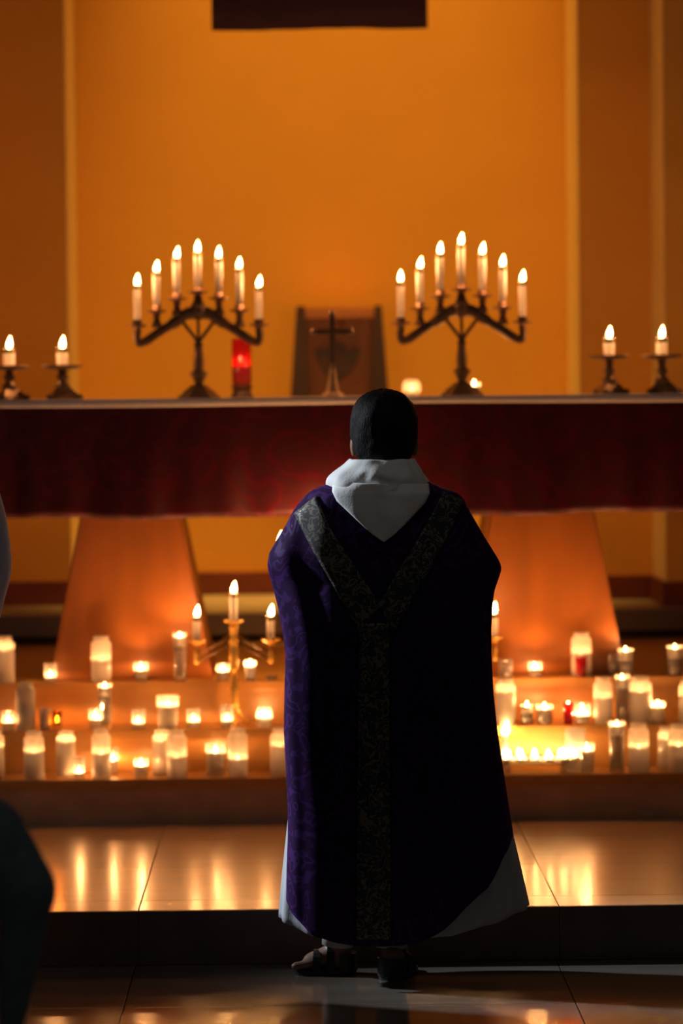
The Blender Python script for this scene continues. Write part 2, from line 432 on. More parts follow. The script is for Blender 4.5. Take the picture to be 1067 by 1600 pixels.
# ------------------------------------------------------------------ candles
def flame_prof(h, r):
    return [(0, 0), (r*0.55, h*0.06), (r*0.95, h*0.2), (r, h*0.32), (r*0.82, h*0.52), (r*0.5, h*0.74), (r*0.2, h*0.92), (0, h)]
FL_ME = {}
def add_flame(parent, z, h=0.034, r=0.0062, power=1.0, x=0, y=0, tilt=0.0, lf=0.30):
    key = (round(h, 4), round(r, 4))
    if key not in FL_ME:
        f = link('flame', lathe(flame_prof(h, r), 12), flame_mat(), parent, True); FL_ME[key] = f.data
    else:
        f = bpy.data.objects.new('flame', FL_ME[key]); C.objects.link(f); f.parent = parent
    f.location = (x, y, z+0.002); f.rotation_euler = (0, tilt, 0)
    wk = link('wick', tube([(x, y, z-0.004), (x+0.0005, y, z+0.004), (x+0.001, y, z+0.008)], 0.0011, 6), WICK, next((c for c in parent.children if c.name.startswith('wax')), parent))
    l = bpy.data.lights.new('flame_light', 'POINT'); l.energy = FLAME_W*power; l.color = FLAME_COL; l.shadow_soft_size = 0.008
    lo = bpy.data.objects.new('flame_light', l); C.objects.link(lo); lo.parent = parent; lo.location = (x, y, z+h*lf)
    return f
def cup_wax(r, z0, z1, well=0.012, m=WAX, parent=None, wall=0.0035):
    return link('wax', lathe([(0, z0), (r, z0), (r, z1), (r-wall, z1), (r-wall*1.3, z1-well), (0, z1-well-0.002)], 20), m, parent, True)

def jar(p, w, h, level, label, lit=True, power=1.0, group=None, tint=None, flame_h=0.028, well=0.5):
    """tall glass jar with a shoulder and a rim, a block of wax inside"""
    t = empty('jar_candle', p); tag(t, label, 'candle', group or 'tall jar candles on the altar steps')
    R = w/2; hb = h*0.86
    prof = [(0, 0.0), (R*0.93, 0.0), (R*0.98, 0.006), (R, 0.02), (R, hb*0.96), (R*0.96, hb), (R*0.78, hb+h*0.035), (R*0.74, hb+h*0.05), (R*0.76, h-0.004), (R*0.74, h),
            (R*0.69, h-0.003), (R*0.69, hb+h*0.04), (R*0.90, hb-0.004), (R*0.93, hb*0.95), (R*0.93, 0.02), (0, 0.012)]
    link('jar_glass', lathe(prof, 28), tint or FROST, t, True)
    zw = 0.014+(hb-0.014)*level
    cup_wax(R*0.80, 0.014, zw, (zw-0.014)*well, WAXIN, t)
    if lit: add_flame(t, zw-0.004-min(0.02, (zw-0.014)*well*0.4), flame_h, 0.0055, power*0.23)
    else: link('wick', tube([(0, 0, zw-0.006), (0.001, 0, zw+0.008)], 0.0011, 6), WICK, next(c for c in t.children if c.name.startswith('wax')))
    return t
def tumbler_prof(rb, rt, h, th=0.0022, base=0.007):
    return [(0, 0), (rb*0.95, 0), (rb, 0.003), (rt, h-0.001), (rt-th*0.5, h), (rt-th, h-0.001), (rb-th, base+0.002), (0, base)]
def votive(p, w, h, level, label, lit=True, power=1.0, glass=None, wax=None, group=None, flame_h=0.026, rnd=False, flame_r=0.0062):
    """small glass cup with a stub of wax"""
    t = empty('votive_candle', p); tag(t, label, 'candle', group or 'small glass votives on the altar steps')
    rt = w/2; rb = rt*0.84
    if rnd:
        prof = [(0, 0), (rt*0.6, 0), (rt*0.85, h*0.12), (rt, h*0.4), (rt*0.95, h*0.65), (rt*0.78, h*0.88), (rt*0.82, h), (rt*0.78, h), (rt*0.73, h*0.88), (rt*0.89, h*0.65), (rt*0.93, h*0.4), (rt*0.78, h*0.15), (0, h*0.08)]
        link('glass_cup', lathe(prof, 24), glass or GLASS, t, True)
    else:
        link('glass_cup', lathe(tumbler_prof(rb, rt, h), 24), glass or GLASS, t, True)
    zw = 0.009+(h-0.012)*level
    rw = (rb+(rt-rb)*level*0.5)*0.84
    cup_wax(rw, 0.009, zw, (zw-0.009)*0.55, wax or WAX, t)
    if lit: add_flame(t, zw-0.005, flame_h, flame_r, power*0.78)
    else: link('wick', tube([(0, 0, zw-0.006), (0.001, 0, zw+0.007)], 0.0011, 6), WICK, next(c for c in t.children if c.name.startswith('wax')))
    return t
def tall_glass(p, w, h, label, disc=0.2, power=1.0, group=None, glass=None, flame_h=0.03):
    """tall clear tumbler of water with a small candle floating near the rim"""
    t = empty('floating_candle', p); tag(t, label, 'candle', group or 'tall clear glasses with floating candles')
    rt = w/2; rb = rt*0.86
    link('glass_tumbler', lathe(tumbler_prof(rb, rt, h, 0.0024, 0.012), 24), glass or GLASS, t, True)
    zt = h*0.93; z0 = zt-h*disc
    cup_wax(rt*0.86, z0, zt, h*disc*0.5, WAX, t)
    link('water', lathe([(0, 0.014), (rb*0.86, 0.014), (rt*0.87, z0-0.001), (0, z0-0.001)], 20), GLASS, t, True)
    add_flame(t, zt-h*disc*0.45, flame_h, 0.006, power)
    return t

TIERS = {1: (Z2, Y2, Y3), 2: (Z3, Y3, Y4), 3: (Z4, Y4, Y4+0.35)}
def base_at(tier, px, py):
    z, y0, y1 = TIERS[tier]
    p = on_z(px, py, z)
    lo, hi = y0+0.035, (y1-0.032 if tier < 3 else YL0-0.045)
    Y = min(max(p.y, lo), hi)
    q = at(px, py, Y); return Vector((q.x, Y, z))
def place(kind, tier, x0, x1, ytop, ybase, label, **kw):
    p = base_at(tier, (x0+x1)/2, ybase); s = S(p.y)
    w = (x1-x0-3)/s; h = (ybase-ytop)/s
    if kind is jar: return jar(p, w, h, kw.pop('level'), label, **kw)
    if kind is votive: return votive(p, w, h, kw.pop('level'), label, **kw)
    if kind is tall_glass: return tall_glass(p, w, h, label, **kw)

# lowest tier, left of the priest
place(jar, 1, -24, 9, 1140, 1216, 'tall jar candle on the lowest step cut by the left photo edge', level=0.7, well=0.7)
place(jar, 1, 36, 71, 1145, 1221, 'tall jar candle with grey wax below a glowing top, second from left on lowest step', level=0.62)
place(jar, 1, 87, 120, 1141, 1214, 'tall jar candle with the flame high at its shoulder, third from left on lowest step', level=0.86, well=0.8, power=1.3)
place(votive, 1, 113, 135, 1187, 1221, 'tiny clear tealight glass between two tall jars at the lowest step edge', level=0.22)
place(jar, 1, 142, 175, 1143, 1221, 'tall jar candle with dark wax and small visible flame on lowest step', level=0.55)
place(votive, 1, 166, 187, 1168, 1210, 'clear votive half hidden behind a tall jar on the lowest step', level=0.5)
place(votive, 1, 207, 234, 1188, 1219, 'short glowing votive standing alone before the lowest riser', level=0.62, power=1.2)
place(jar, 1, 237, 269, 1139, 1211, 'tall glowing jar candle, the rear one of an overlapping pair', level=0.85, well=0.8)
place(jar, 1, 259, 294, 1143, 1218, 'broad bright jar candle, the front one of an overlapping pair', level=0.45, well=0.8, power=1.5)
place(votive, 1, 319, 356, 1160, 1212, 'wide low tumbler candle with flame at its rim left of a jar', level=0.72, power=1.2)
place(jar, 1, 355, 389, 1142, 1219, 'tall jar with little grey wax under the brass candelabrum', level=0.38)
place(jar, 1, 421, 454, 1138, 1212, "tall jar candle on lowest step partly hidden by the priest's left side", level=0.7, well=0.75)
# middle tier, left
place(votive, 2, 1, 25, 1115, 1145, 'clear votive with tiny flame at far left of middle step', level=0.4)
place(jar, 2, 24, 57, 1067, 1143, 'unlit tall jar candle on the middle step at left', level=0.62, lit=False)
place(votive, 2, 60, 82, 1110, 1145, 'unlit frosted white votive beside the amber one', level=0.5, lit=False, glass=FROST2)
place(votive, 2, 80, 99, 1111, 1141, 'amber glass votive on the middle step', level=0.35, glass=AMBER, power=0.7)
place(votive, 2, 137, 163, 1113, 1145, 'bright votive in front of a tall clear glass on middle step', level=0.5, power=1.2)
place(tall_glass, 2, 152, 177, 1068, 1139, 'tall clear glass with bright floating candle below the slanted jar')
place(votive, 2, 204, 229, 1113, 1144, 'clear votive burning low, alone on the middle step', level=0.25)
place(votive, 2, 243, 282, 1087, 1138, 'wide milky tumbler candle on the middle step', level=0.7, glass=FROST)
place(votive, 2, 290, 315, 1113, 1144, 'clear votive left of the brass candelabrum base', level=0.3)
place(votive, 2, 343, 367, 1111, 1147, 'clear votive directly before the brass candelabrum base', level=0.28)
place(votive, 2, 398, 428, 1107, 1141, 'round-bellied votive right of the brass candelabrum base', level=0.45, rnd=True, power=1.2)
# upper tier, left
place(jar, 3, -11, 25, 999, 1072, 'tall jar candle on the top step at the left photo edge', level=0.8, well=0.7)
place(votive, 3, 67, 91, 1042, 1072, 'clear votive on the top step left of the left altar leg', level=0.22)
place(jar, 3, 141, 176, 997, 1069, 'tall jar candle before the left altar leg with a glowing middle', level=0.5, well=0.7, power=1.4)
place(votive, 3, 207, 234, 1041, 1071, 'bright short votive before the left altar leg', level=0.6, power=1.3)
place(tall_glass, 3, 269, 294, 993, 1068, 'tall clear glass with candle on top beside the left altar leg')
place(votive, 3, 336, 361, 1040, 1066, 'low bright votive on the top step behind the brass stem', level=0.55, power=1.2)
place(votive, 3, 380, 402, 1036, 1067, 'slender frosted votive with flame at its rim on the top step', level=0.75, glass=FROST2)
# upper tier, right
place(votive, 3, 776, 804, 1033, 1062, "unlit clear cut glass on the top step by the priest's right side", level=0.12, lit=False)
place(votive, 3, 823, 849, 1036, 1060, 'bright short votive before the right altar leg', level=0.5, power=1.3)
place(jar, 3, 891, 926, 987, 1055, 'tall glowing jar candle behind the small red candle', level=0.55, well=0.7, power=1.4)
place(votive, 3, 897, 919, 1037, 1068, 'small unlit red glass votive before a tall jar on top step', level=0.75, lit=False, glass=REDGL, wax=REDWAX)
place(votive, 3, 948, 968, 1022, 1056, 'small clear glass at the foot of the right altar leg', level=0.5, lit=False)
place(tall_glass, 3, 963, 992, 1019, 1062, 'short water glass with floating flame right of the right altar leg', disc=0.34, power=1.2)
place(tall_glass, 3, 1040, 1069, 1016, 1063, 'water glass with floating flame at the right photo edge, top step', disc=0.34, power=1.2)
# middle tier, right
place(jar, 2, 773, 807, 1063, 1136, "tall glowing jar candle beside the priest's right hip, middle step", level=0.8, well=0.75, power=1.2)
place(tall_glass, 2, 812, 835, 1103, 1135, 'short glass with floating flame, left of a pair on the right middle step', disc=0.4, power=1.2)
place(votive, 2, 836, 866, 1104, 1136, 'votive with flame at the rim, right of a pair on the middle step', level=0.8, power=1.2)
place(votive, 2, 878, 898, 1101, 1135, 'lit red votive on the middle step at right', level=0.8, glass=REDGL, wax=REDWAX)
place(votive, 2, 895, 925, 1101, 1134, 'wide bright votive touching the red votive', level=0.4, power=1.6, flame_h=0.034, flame_r=0.009)
place(jar, 2, 926, 959, 1058, 1132, 'tall jar candle on the middle step left of a clear glass', level=0.6, well=0.7, power=1.2)
place(tall_glass, 2, 959, 986, 1057, 1134, 'tall clear glass with round flame between two tall jars')
place(jar, 2, 981, 1020, 1056, 1130, 'broad tall jar candle on the middle step at right', level=0.75, well=0.7, power=1.3)
place(votive, 2, 1015, 1041, 1101, 1135, 'glowing amber-white votive at right end of the middle step', level=0.8, power=1.1, glass=FROST)
place(jar, 2, 1059, 1092, 1063, 1131, 'tall jar candle on the middle step cut by the right photo edge', level=0.7, well=0.7)
# lowest tier, right
place(tall_glass, 1, 949, 979, 1130, 1211, 'tall clear glass with flame at its rim on the lowest step', power=1.2)
place(jar, 1, 980, 1016, 1135, 1213, 'tall jar with a low flame over dark wax on the right lowest step', level=0.55)
place(jar, 1, 1026, 1056, 1135, 1203, 'tall glowing jar on right lowest step, half behind the edge jar', level=0.8, well=0.8)
place(jar, 1, 1043, 1078, 1140, 1216, 'tall jar cut by the right photo edge on lowest step', level=0.6)
place(votive, 1, 904, 931, 1166, 1214, 'clear tumbler with small flame right of the tealight tray', level=0.75)
# small glass dish, upper tier
p = base_at(3, 425, 1068)
t = empty('glass_dish', p); tag(t, "small flat glass dish on the top step at the priest's left", 'dish')
link('bowl', lathe([(0, 0), (0.016, 0), (0.022, 0.008), (0.024, 0.016), (0.022, 0.016), (0.019, 0.008), (0, 0.004)], 20), GLASS, t, True)
link('wax', lathe([(0, 0.005), (0.018, 0.008), (0.020, 0.012), (0, 0.012)], 16), WAX, t, True)
# pillar candle
p = base_at(1, 899, 1203); s = S(p.y)
t = empty('pillar_candle', p); tag(t, 'thick white pillar candle glowing behind the tealight tray', 'candle')
cup_wax(0.036, 0, 0.148, 0.035, WAX, t, 0.006); add_flame(t, 0.112, 0.03, 0.006, 0.3)

# tray crowded with tealights
p0 = base_at(1, 848, 1213); p0.y = (Y2+Y3)/2+0.0; 
xa, xb = at(768, 1200, p0.y).x, at(903, 1200, p0.y).x
tcx = (xa+xb)/2; RX, RY = (xb-xa)/2+0.012, 0.088
TH = 0.022
tray = empty('tealight_tray', (tcx, p0.y-0.005, Z2)); tag(tray, 'oval glass tray crowded with tealights on the lowest step', 'tray')
link('plate', lathe([(0, TH+0.010), (0.90, TH+0.010), (0.96, TH+0.014), (1.0, TH+0.026), (0.985, TH+0.028), (0.94, TH+0.018), (0.88, TH+0.015), (0, TH+0.015)], 40, ellipse=(RX, RY)), GLASS, tray, True)
for sx, sy in ((-0.6, -0.45), (0.6, -0.45), (-0.6, 0.45), (0.6, 0.45)):
    link('foot', lathe([(0, 0), (0.012, 0), (0.010, 0.006), (0.008, 0.018), (0.010, TH+0.011), (0, TH+0.011)], 12, off=(sx*RX, sy*RY, 0)), GLASS, tray, True)
proto = None; cnt = 0
rows_t = [(-0.056, 5), (-0.019, 7), (0.019, 7), (0.056, 5)]
ROWN = {-0.056: 'front', -0.019: 'second', 0.019: 'third', 0.056: 'rear'}
NTH = ['leftmost', 'second', 'third', 'fourth', 'fifth', 'sixth', 'rightmost']
for ry, nn in rows_t:
    half = RX*0.86*math.sqrt(max(0, 1-(ry/(RY*0.95))**2))
    for k in range(nn):
        x = -half+2*half*k/(nn-1)+random.uniform(-0.002, 0.002)
        tl = empty('tealight', (tcx+x, p0.y-0.005+ry, Z2+TH+0.0155))
        nth = 'rightmost' if k == nn-1 else NTH[k]+('' if k == 0 else ' from left')
        tag(tl, 'lit tealight, %s in the %s row on the oval glass tray' % (nth, ROWN[ry]), 'candle', 'tealights on the glass tray')
        if proto is None:
            a = link('metal_cup', lathe([(0, 0), (0.0165, 0), (0.0172, 0.014), (0.0166, 0.014), (0.016, 0.001), (0, 0.001)], 18), CUP, tl, True)
            b = link('wax', lathe([(0, 0.0015), (0.0155, 0.0015), (0.016, 0.011), (0, 0.0105)], 18), WAX, tl, True)
            proto = (a.data, b.data)
        else:
            for nm, me in zip(('metal_cup', 'wax'), proto):
                o = bpy.data.objects.new(nm, me); C.objects.link(o); o.parent = tl
        add_flame(tl, 0.011, random.choice((0.026, 0.030, 0.024)), 0.006, 0.015, tilt=random.uniform(-0.1, 0.1))
        cnt += 1

# ------------------------------------------------------------------ tapers and candelabra
def taper(p, h, label, r=0.0145, group=None, power=0.62, follow=True, flame_h=0.044, tilt=0.12):
    t = empty('taper_candle', p); tag(t, label, 'candle', group)
    link('wax', lathe([(0, 0), (r, 0), (r, h*0.4), (r*1.03, h*0.6), (r, h-0.002), (r*0.9, h), (r*0.82, h-0.003), (r*0.82, h*0.10), (0, h*0.09)], 18), WAX, t, True)
    if follow:
        link('follower', lathe([(r*1.02, h-0.018), (r*1.10, h-0.018), (r*1.10, h-0.003), (r*1.02, h-0.003)], 18, closed=True), FOLLOW, t, True)
    add_flame(t, h-0.004, flame_h, 0.0095, power, tilt=tilt, lf=0.6)
    return t
ORD = ['first', 'second', 'third', 'middle', 'fifth', 'sixth', 'last']
ARM = [(-0.228, -0.062), (-0.155, -0.008), (-0.079, 0.038), (0.0, 0.062), (0.079, 0.038), (0.155, -0.008), (0.228, -0.062)]
YCB = 12.98
def candelabrum(px, rz, label, side, candle_h):
    base = at(px, 622, YCB); base.z = ZTT
    t = empty('seven_branch_candelabrum', base, rz); tag(t, label, 'candelabrum', 'bronze candelabra on the altar')
    ZH = 0.335     # height of the hub
    link('base', lathe([(0, 0), (0.080, 0), (0.080, 0.008), (0.066, 0.014), (0.062, 0.022), (0.034, 0.044), (0.028, 0.050), (0, 0.050)], 6), BRONZE, t)
    link('stem', lathe([(0, 0.048), (0.018, 0.048), (0.016, 0.060), (0.021, 0.068), (0.024, 0.078), (0.033, 0.088), (0.030, 0.098), (0.019, 0.106), (0.021, 0.130),
                        (0.018, 0.160), (0.014, 0.190), (0.018, 0.196), (0.016, 0.204), (0.010, 0.210), (0, 0.210)], 16), BRONZE, t, True)
    # lyre brackets under the hub
    for sg in (-1, 1):
        link('bracket', tube(spline([(0.0, 0, 0.200), (sg*0.012, 0, 0.225), (sg*0.040, 0, 0.262), (sg*0.062, 0, 0.292)]), 0.007, 8), BRONZE, t, True)
        link('arm', tube(spline([(0.0, 0, ZH-0.012), (sg*0.045, 0, ZH-0.020), (sg*0.085, 0, ZH-0.048), (sg*0.150, 0, ZH-0.088), (sg*0.195, 0, ZH-0.118), (sg*0.222, 0, ZH-0.128), (sg*0.230, 0, ZH-0.105), (sg*0.228, 0, ZH-0.082)], 6),
                        [0.024]*6+[0.022]*8+[0.017]*12+[0.0145]*17, 10), BRONZE, t, True)
    link('bracket', tube([(0, 0, 0.205), (0, 0, ZH-0.02)], 0.006, 8), BRONZE, t, True)
    link('hub', lathe([(0, ZH-0.045), (0.014, ZH-0.040), (0.034, ZH-0.015), (0.028, ZH+0.010), (0.017, ZH+0.030), (0.014, ZH+0.05), (0, ZH+0.05)], 14), BRONZE, t, True)
    for k, (dx, dz) in enumerate(ARM):
        z = ZH+dz
        b = lathe([(0, z-0.030), (0.010, z-0.030), (0.015, z-0.016), (0.012, z-0.008), (0.034, z-0.002), (0.039, z+0.004), (0.036, z+0.004), (0.017, z+0.000),
                   (0.0175, z+0.022), (0.015, z+0.022), (0.0145, z+0.004), (0, z+0.004)], 18, off=(dx, 0, 0))
        if k not in (0, 6, 3): tube([(dx, 0, z-0.062), (dx, 0, z-0.045), (dx, 0, z-0.028)], [0.022, 0.017, 0.011], 12, b)
        cp = link('candle_cup', b, COPPER, t, True)
        c = math.cos(rz); sn = math.sin(rz)
        taper((base.x+dx*c, base.y+dx*sn, base.z+z+0.0045), candle_h[k],
              '%s lit white taper %son the %s seven-branched candelabrum' % (ORD[k], '' if k == 3 else 'from the left ', side), 0.0138,
              'tapers of the %s altar candelabrum' % side, tilt=random.uniform(0.05, 0.2))
    return t
candelabrum(311, 0.06, 'dark bronze seven-branched candelabrum at the left of the altar', 'left', [0.150, 0.145, 0.150, 0.148, 0.150, 0.155, 0.140])
candelabrum(722, -0.05, 'dark bronze seven-branched candelabrum at the right of the altar', 'right', [0.155, 0.150, 0.158, 0.168, 0.155, 0.155, 0.150])

def candlestick(px, label, tlabel, rz, panpx):
    base = at(px, 624, 12.95); base.z = ZTT
    t = empty('candlestick', base, rz); tag(t, label, 'candlestick', 'low candlesticks at the altar ends')
    zp = panpx/S(12.95)
    link('foot', lathe([(0, 0), (0.072, 0), (0.074, 0.006), (0.066, 0.014), (0.046, 0.032), (0.030, 0.046), (0.022, 0.060), (0, 0.062)], 3), BRONZE, t)
    for k in range(3):
        a = math.radians(120*k)
        link('claw', lathe([(0, 0), (0.012, 0.002), (0.015, 0.010), (0.010, 0.018), (0, 0.021)], 10, off=(0.066*math.cos(a), 0.066*math.sin(a), 0)), BRONZE, t, True)
    link('stem', lathe([(0, 0.030), (0.020, 0.034), (0.030, 0.050), (0.018, 0.064), (0.015, 0.072), (0.024, 0.085), (0.015, 0.097), (0.014, zp-0.025), (0.016, zp-0.010), (0, zp-0.008)], 14), BRONZE, t, True)
    link('drip_pan', lathe([(0, zp-0.012), (0.022, zp-0.012), (0.060, zp-0.006), (0.080, zp+0.004), (0.079, zp+0.007), (0.058, zp-0.001), (0, zp-0.004)], 28), BRONZE, t, True)
    taper((base.x, base.y, base.z+zp-0.0035), 0.075, tlabel, 0.021, 'stub candles at the altar ends', power=0.6, flame_h=0.048)
candlestick(15, 'low bronze candlestick at the left photo edge on the altar', 'lit candle stub on the leftmost altar candlestick', 0.3, 51)
candlestick(98, 'low bronze candlestick left of the left candelabrum', 'lit candle stub on the candlestick nearest the left candelabrum', -0.2, 51)
candlestick(952, 'low bronze candlestick right of the right candelabrum', 'lit candle stub on the candlestick nearest the right candelabrum', 0.2, 58)
candlestick(1034, 'low bronze candlestick at the right end of the altar', 'lit candle stub on the rightmost altar candlestick', -0.3, 58)
# votive behind the right candelabrum foot
pv = at(741, 624, 13.2); pv.z = ZTT
votive(pv, 0.05, 0.05, 0.75, 'small votive behind the foot of the right candelabrum', group='candles on the altar', power=0.6)

# brass three-armed candelabra on the steps
def brass(p, label, who, stem=0.0, reach=0.134, first=0, power=0.32):
    t = empty('three_arm_candelabrum', p, first); tag(t, label, 'candelabrum', 'brass candelabra on the steps')
    for k in range(3):
        a = math.radians(-90+120*k)
        link('foot', tube(spline([(0, 0, 0.085), (0.018*math.cos(a), 0.018*math.sin(a), 0.045), (0.040*math.cos(a), 0.040*math.sin(a), 0.016), (0.058*math.cos(a), 0.058*math.sin(a), 0.005)], 5), [0.007]*5+[0.008]*10+[0.005], 8), BRASS, t, True)
    H = 0.300+stem
    prof = [(0, 0.060), (0.012, 0.060), (0.016, 0.080), (0.010, 0.095), (0.015, 0.108), (0.009, 0.118), (0.016, 0.135), (0.009, 0.145), (0.009, 0.200+stem), (0.014, 0.208+stem),
            (0.011, 0.218+stem), (0.014, 0.228+stem), (0.0135, 0.285+stem), (0.010, 0.295+stem), (0.015, H), (0.010, H+0.02), (0.010, H+0.05), (0.016, H+0.058), (0, H+0.058)]
    link('stem', lathe([(r_*1.3, z_) for r_, z_ in prof], 16), BRASS, t, True)
    zc = H+0.062
    def cup(x, z):
        b = lathe([(0, z-0.014), (0.011, z-0.014), (0.016, z-0.004), (0.034, z+0.002), (0.038, z+0.008), (0.035, z+0.008), (0.020, z+0.003), (0, z+0.003)], 20, off=(x, 0, 0))
        link('candle_cup', b, BRASS, t, True)
    cup(0, zc+0.012)
    zs = zc-0.068
    for sg in (-1, 1):
        for dz in (0.0, -0.026):
            link('arm_rod', tube([(sg*0.010, 0, H+0.026+dz), (sg*reach, 0, zs-0.036+dz)], 0.005, 8), IRON, t, True)
        link('arm_post', lathe([(0, zs-0.070), (0.007, zs-0.070), (0.011, zs-0.060), (0.007, zs-0.048), (0.012, zs-0.036), (0.007, zs-0.022), (0.010, zs), (0, zs)], 12, off=(sg*reach, 0, 0)), BRASS, t, True)
        cup(sg*reach, zs+0.012)
    c, sn = math.cos(first), math.sin(first)
    for sg, nm in ((-1, 'left'), (0, 'middle'), (1, 'right')):
        z = (zc if sg == 0 else zs)+0.0155
        taper((p[0]+sg*reach*c, p[1]+sg*reach*sn, p[2]+z), 0.105 if sg == 0 else 0.088, 'lit white taper in the %s cup of the brass candelabrum %s' % (nm, who), 0.0145, 'tapers on the brass candelabra', tilt=0.15, power=power)
p = base_at(2, 366, 1140); p.y = Y3+0.13
brass(p, 'three-armed brass candelabrum standing on the middle step at left', "left of the priest")
p = Vector((at(714, 1000, Y3+0.13).x, Y3+0.13, Z3))
brass(p, 'three-armed brass candelabrum on the middle step behind the priest', "behind the priest's right arm")
p = Vector((at(497, 1000, Y3+0.135).x, Y3+0.135, Z3))
brass(p, "taller three-armed brass candelabrum on the middle step behind the priest's shoulders", "hidden behind the priest", stem=0.265, power=1.0)
# lone taper on a small dish beside the tray
p = base_at(1, 788, 1217); p.x = at(791, 1150, Y2+0.018).x; p.y = Y2+0.018
p.y = Y2+0.198
p.x = at(789, 1150, p.y).x
t = empty('tall_votive_candle', p); tag(t, 'slim wax candle with the largest flame, rising behind the tealight tray', 'candle')
link('wax', lathe([(0, 0), (0.012, 0), (0.012, 0.118), (0.009, 0.121), (0.006, 0.118), (0, 0.117)], 16), WAX, t, True)
add_flame(t, 0.118, 0.055, 0.012, 0.14, tilt=0.15)

# ------------------------------------------------------------------ tabernacle on its pedestal, sanctuary lamp, candle
ZSH, YSH = 1.45, 15.62
px0, px1 = at(476, 690, YSH).x, at(586, 690, YSH).x
ped = empty('pedestal', ((px0+px1)/2, YSH, ZB)); tag(ped, 'stone pedestal against the niche wall carrying the tabernacle', 'pedestal')
pw = (px1-px0)/2
link('plinth', box(-pw-0.02, pw+0.02, -0.20, 0.20, 0, 0.08, 0.006), BACKST, ped)
link('shaft', box(-pw, pw, -0.17, 0.19, 0.08, ZSH-ZB-0.05, 0.006), BACKST, ped)
link('cap', box(-pw-0.06, pw+0.06, -0.20, 0.20, ZSH-ZB-0.05, ZSH-ZB, 0.006), BACKST, ped)
# tabernacle
tb = empty('tabernacle', (at(531, 600, YSH).x, YSH, ZSH)); tag(tb, 'dark wooden trapezoid tabernacle with carved emblem behind the altar', 'tabernacle')
def tx(px, py): 
    q = at(px, py, YSH-0.1); return (q.x-tb.location.x, q.z-ZSH)
k0 = tx(455, 622)[0]-tx(463, 478)[0]
zt = tx(530, 478)[1]
def xl(z, px_top, px_bot):
    t_, b_ = tx(px_top, 478), tx(px_bot, 622)
    f = (z-t_[1])/(b_[1]-t_[1]); return t_[0]+(b_[0]-t_[0])*f
pl = [(xl(0.002, 463, 454), 0.002), (xl(0.002, 596, 607), 0.002), (xl(zt, 463, 454), zt), (xl(zt, 596, 607), zt)]
link('back_panel', prism([(pl[0][0]+0.02, 0.002), (pl[1][0]-0.02, 0.002), (pl[3][0]-0.02, zt-0.01), (pl[2][0]+0.02, zt-0.01)], -0.07, 0.08, 0.003), MWOOD, tb)
link('side_post', prism([(pl[0][0], 0.0), (xl(0, 486, 486), 0.0), (xl(zt, 476, 476), zt), (pl[2][0], zt)], -0.13, 0.09, 0.004), DWOOD, tb)
link('side_post', prism([(xl(0, 577, 577), 0.0), (pl[1][0], 0.0), (pl[3][0], zt), (xl(zt, 585, 585), zt)], -0.13, 0.09, 0.004), DWOOD, tb)
link('lintel', prism([(pl[2][0]+0.025, zt-0.055), (pl[3][0]-0.025, zt-0.055), (pl[3][0]-0.025, zt-0.008), (pl[2][0]+0.025, zt-0.008)], -0.11, 0.085, 0.003), LWOOD, tb)
ex, ez = tx(531, 560)
em = [(0, -0.095), (0.05, -0.06), (0.085, 0.0), (0.10, 0.05), (0.075, 0.055), (0.045, 0.035), (0.03, 0.075), (0, 0.09), (-0.03, 0.075), (-0.045, 0.035), (-0.075, 0.055), (-0.10, 0.05), (-0.085, 0.0), (-0.05, -0.06)]
link('carved_emblem', prism([(ex-0.012+a*1.05, ez+b*1.05-0.01) for a, b in em], -0.095, -0.065, 0.005), DWOOD, tb)
rd = link('roundel', lathe([(0, 0), (0.020, 0.0), (0.018, 0.012), (0, 0.015)], 16, off=(0, 0, 0)), MWOOD, tb, True)
q = tx(533, 507); rd.location = (q[0], -0.068, q[1]); rd.rotation_euler = (math.pi/2, 0, 0)
# sanctuary lamp
YLP = 13.47
pl_ = at(378, 622, YLP)
hl_ = at(378, 529, YLP).z-ZTT; zb = at(378, 602, YLP).z-ZTT; zf = at(378, 570, YLP).z-ZTT
sl = empty('sanctuary_lamp', (pl_.x, YLP, ZTT)); tag(sl, 'red glass sanctuary lamp standing behind the left candelabrum', 'lamp')
link('foot', lathe([(0, 0), (0.044, 0), (0.044, 0.008), (0.036, 0.016), (0.036, zb-0.012), (0.042, zb-0.006), (0.042, zb), (0, zb)], 24), DWOOD, sl, True)
link('red_glass', lathe([(0, zb+0.0005), (0.033, zb+0.0005), (0.038, zb+0.015), (0.038, hl_), (0.035, hl_), (0.0345, zb+0.015), (0, zb+0.005)], 24), REDGL, sl, True)
link('wax', lathe([(0, zb+0.006), (0.028, zb+0.008), (0.028, zf-0.001), (0, zf-0.002)], 18), REDWAX, sl, True)
add_flame(sl, zf, 0.030, 0.010, 0.06)
# round candle glass behind the priest's head
pc = at(643, 606, YLP); t = empty('globe_candle', (pc.x, YLP, ZTT)); tag(t, "round pale candle glass on the altar just right of the priest's head", 'candle')
hz = pc.z-ZTT
link('glass_globe', lathe([(0, 0), (0.024, 0), (0.030, 0.010), (0.036, hz*0.7), (0.037, hz), (0.032, hz+0.022), (0.022, hz+0.034), (0.020, hz+0.034), (0.030, hz+0.021), (0.035, hz), (0.034, hz*0.7), (0.028, 0.012), (0, 0.006)], 24), FROST, t, True)
cup_wax(0.020, 0.010, hz-0.012, 0.003, WAXIN, t); add_flame(t, hz-0.014, 0.024, 0.005, 0.05)
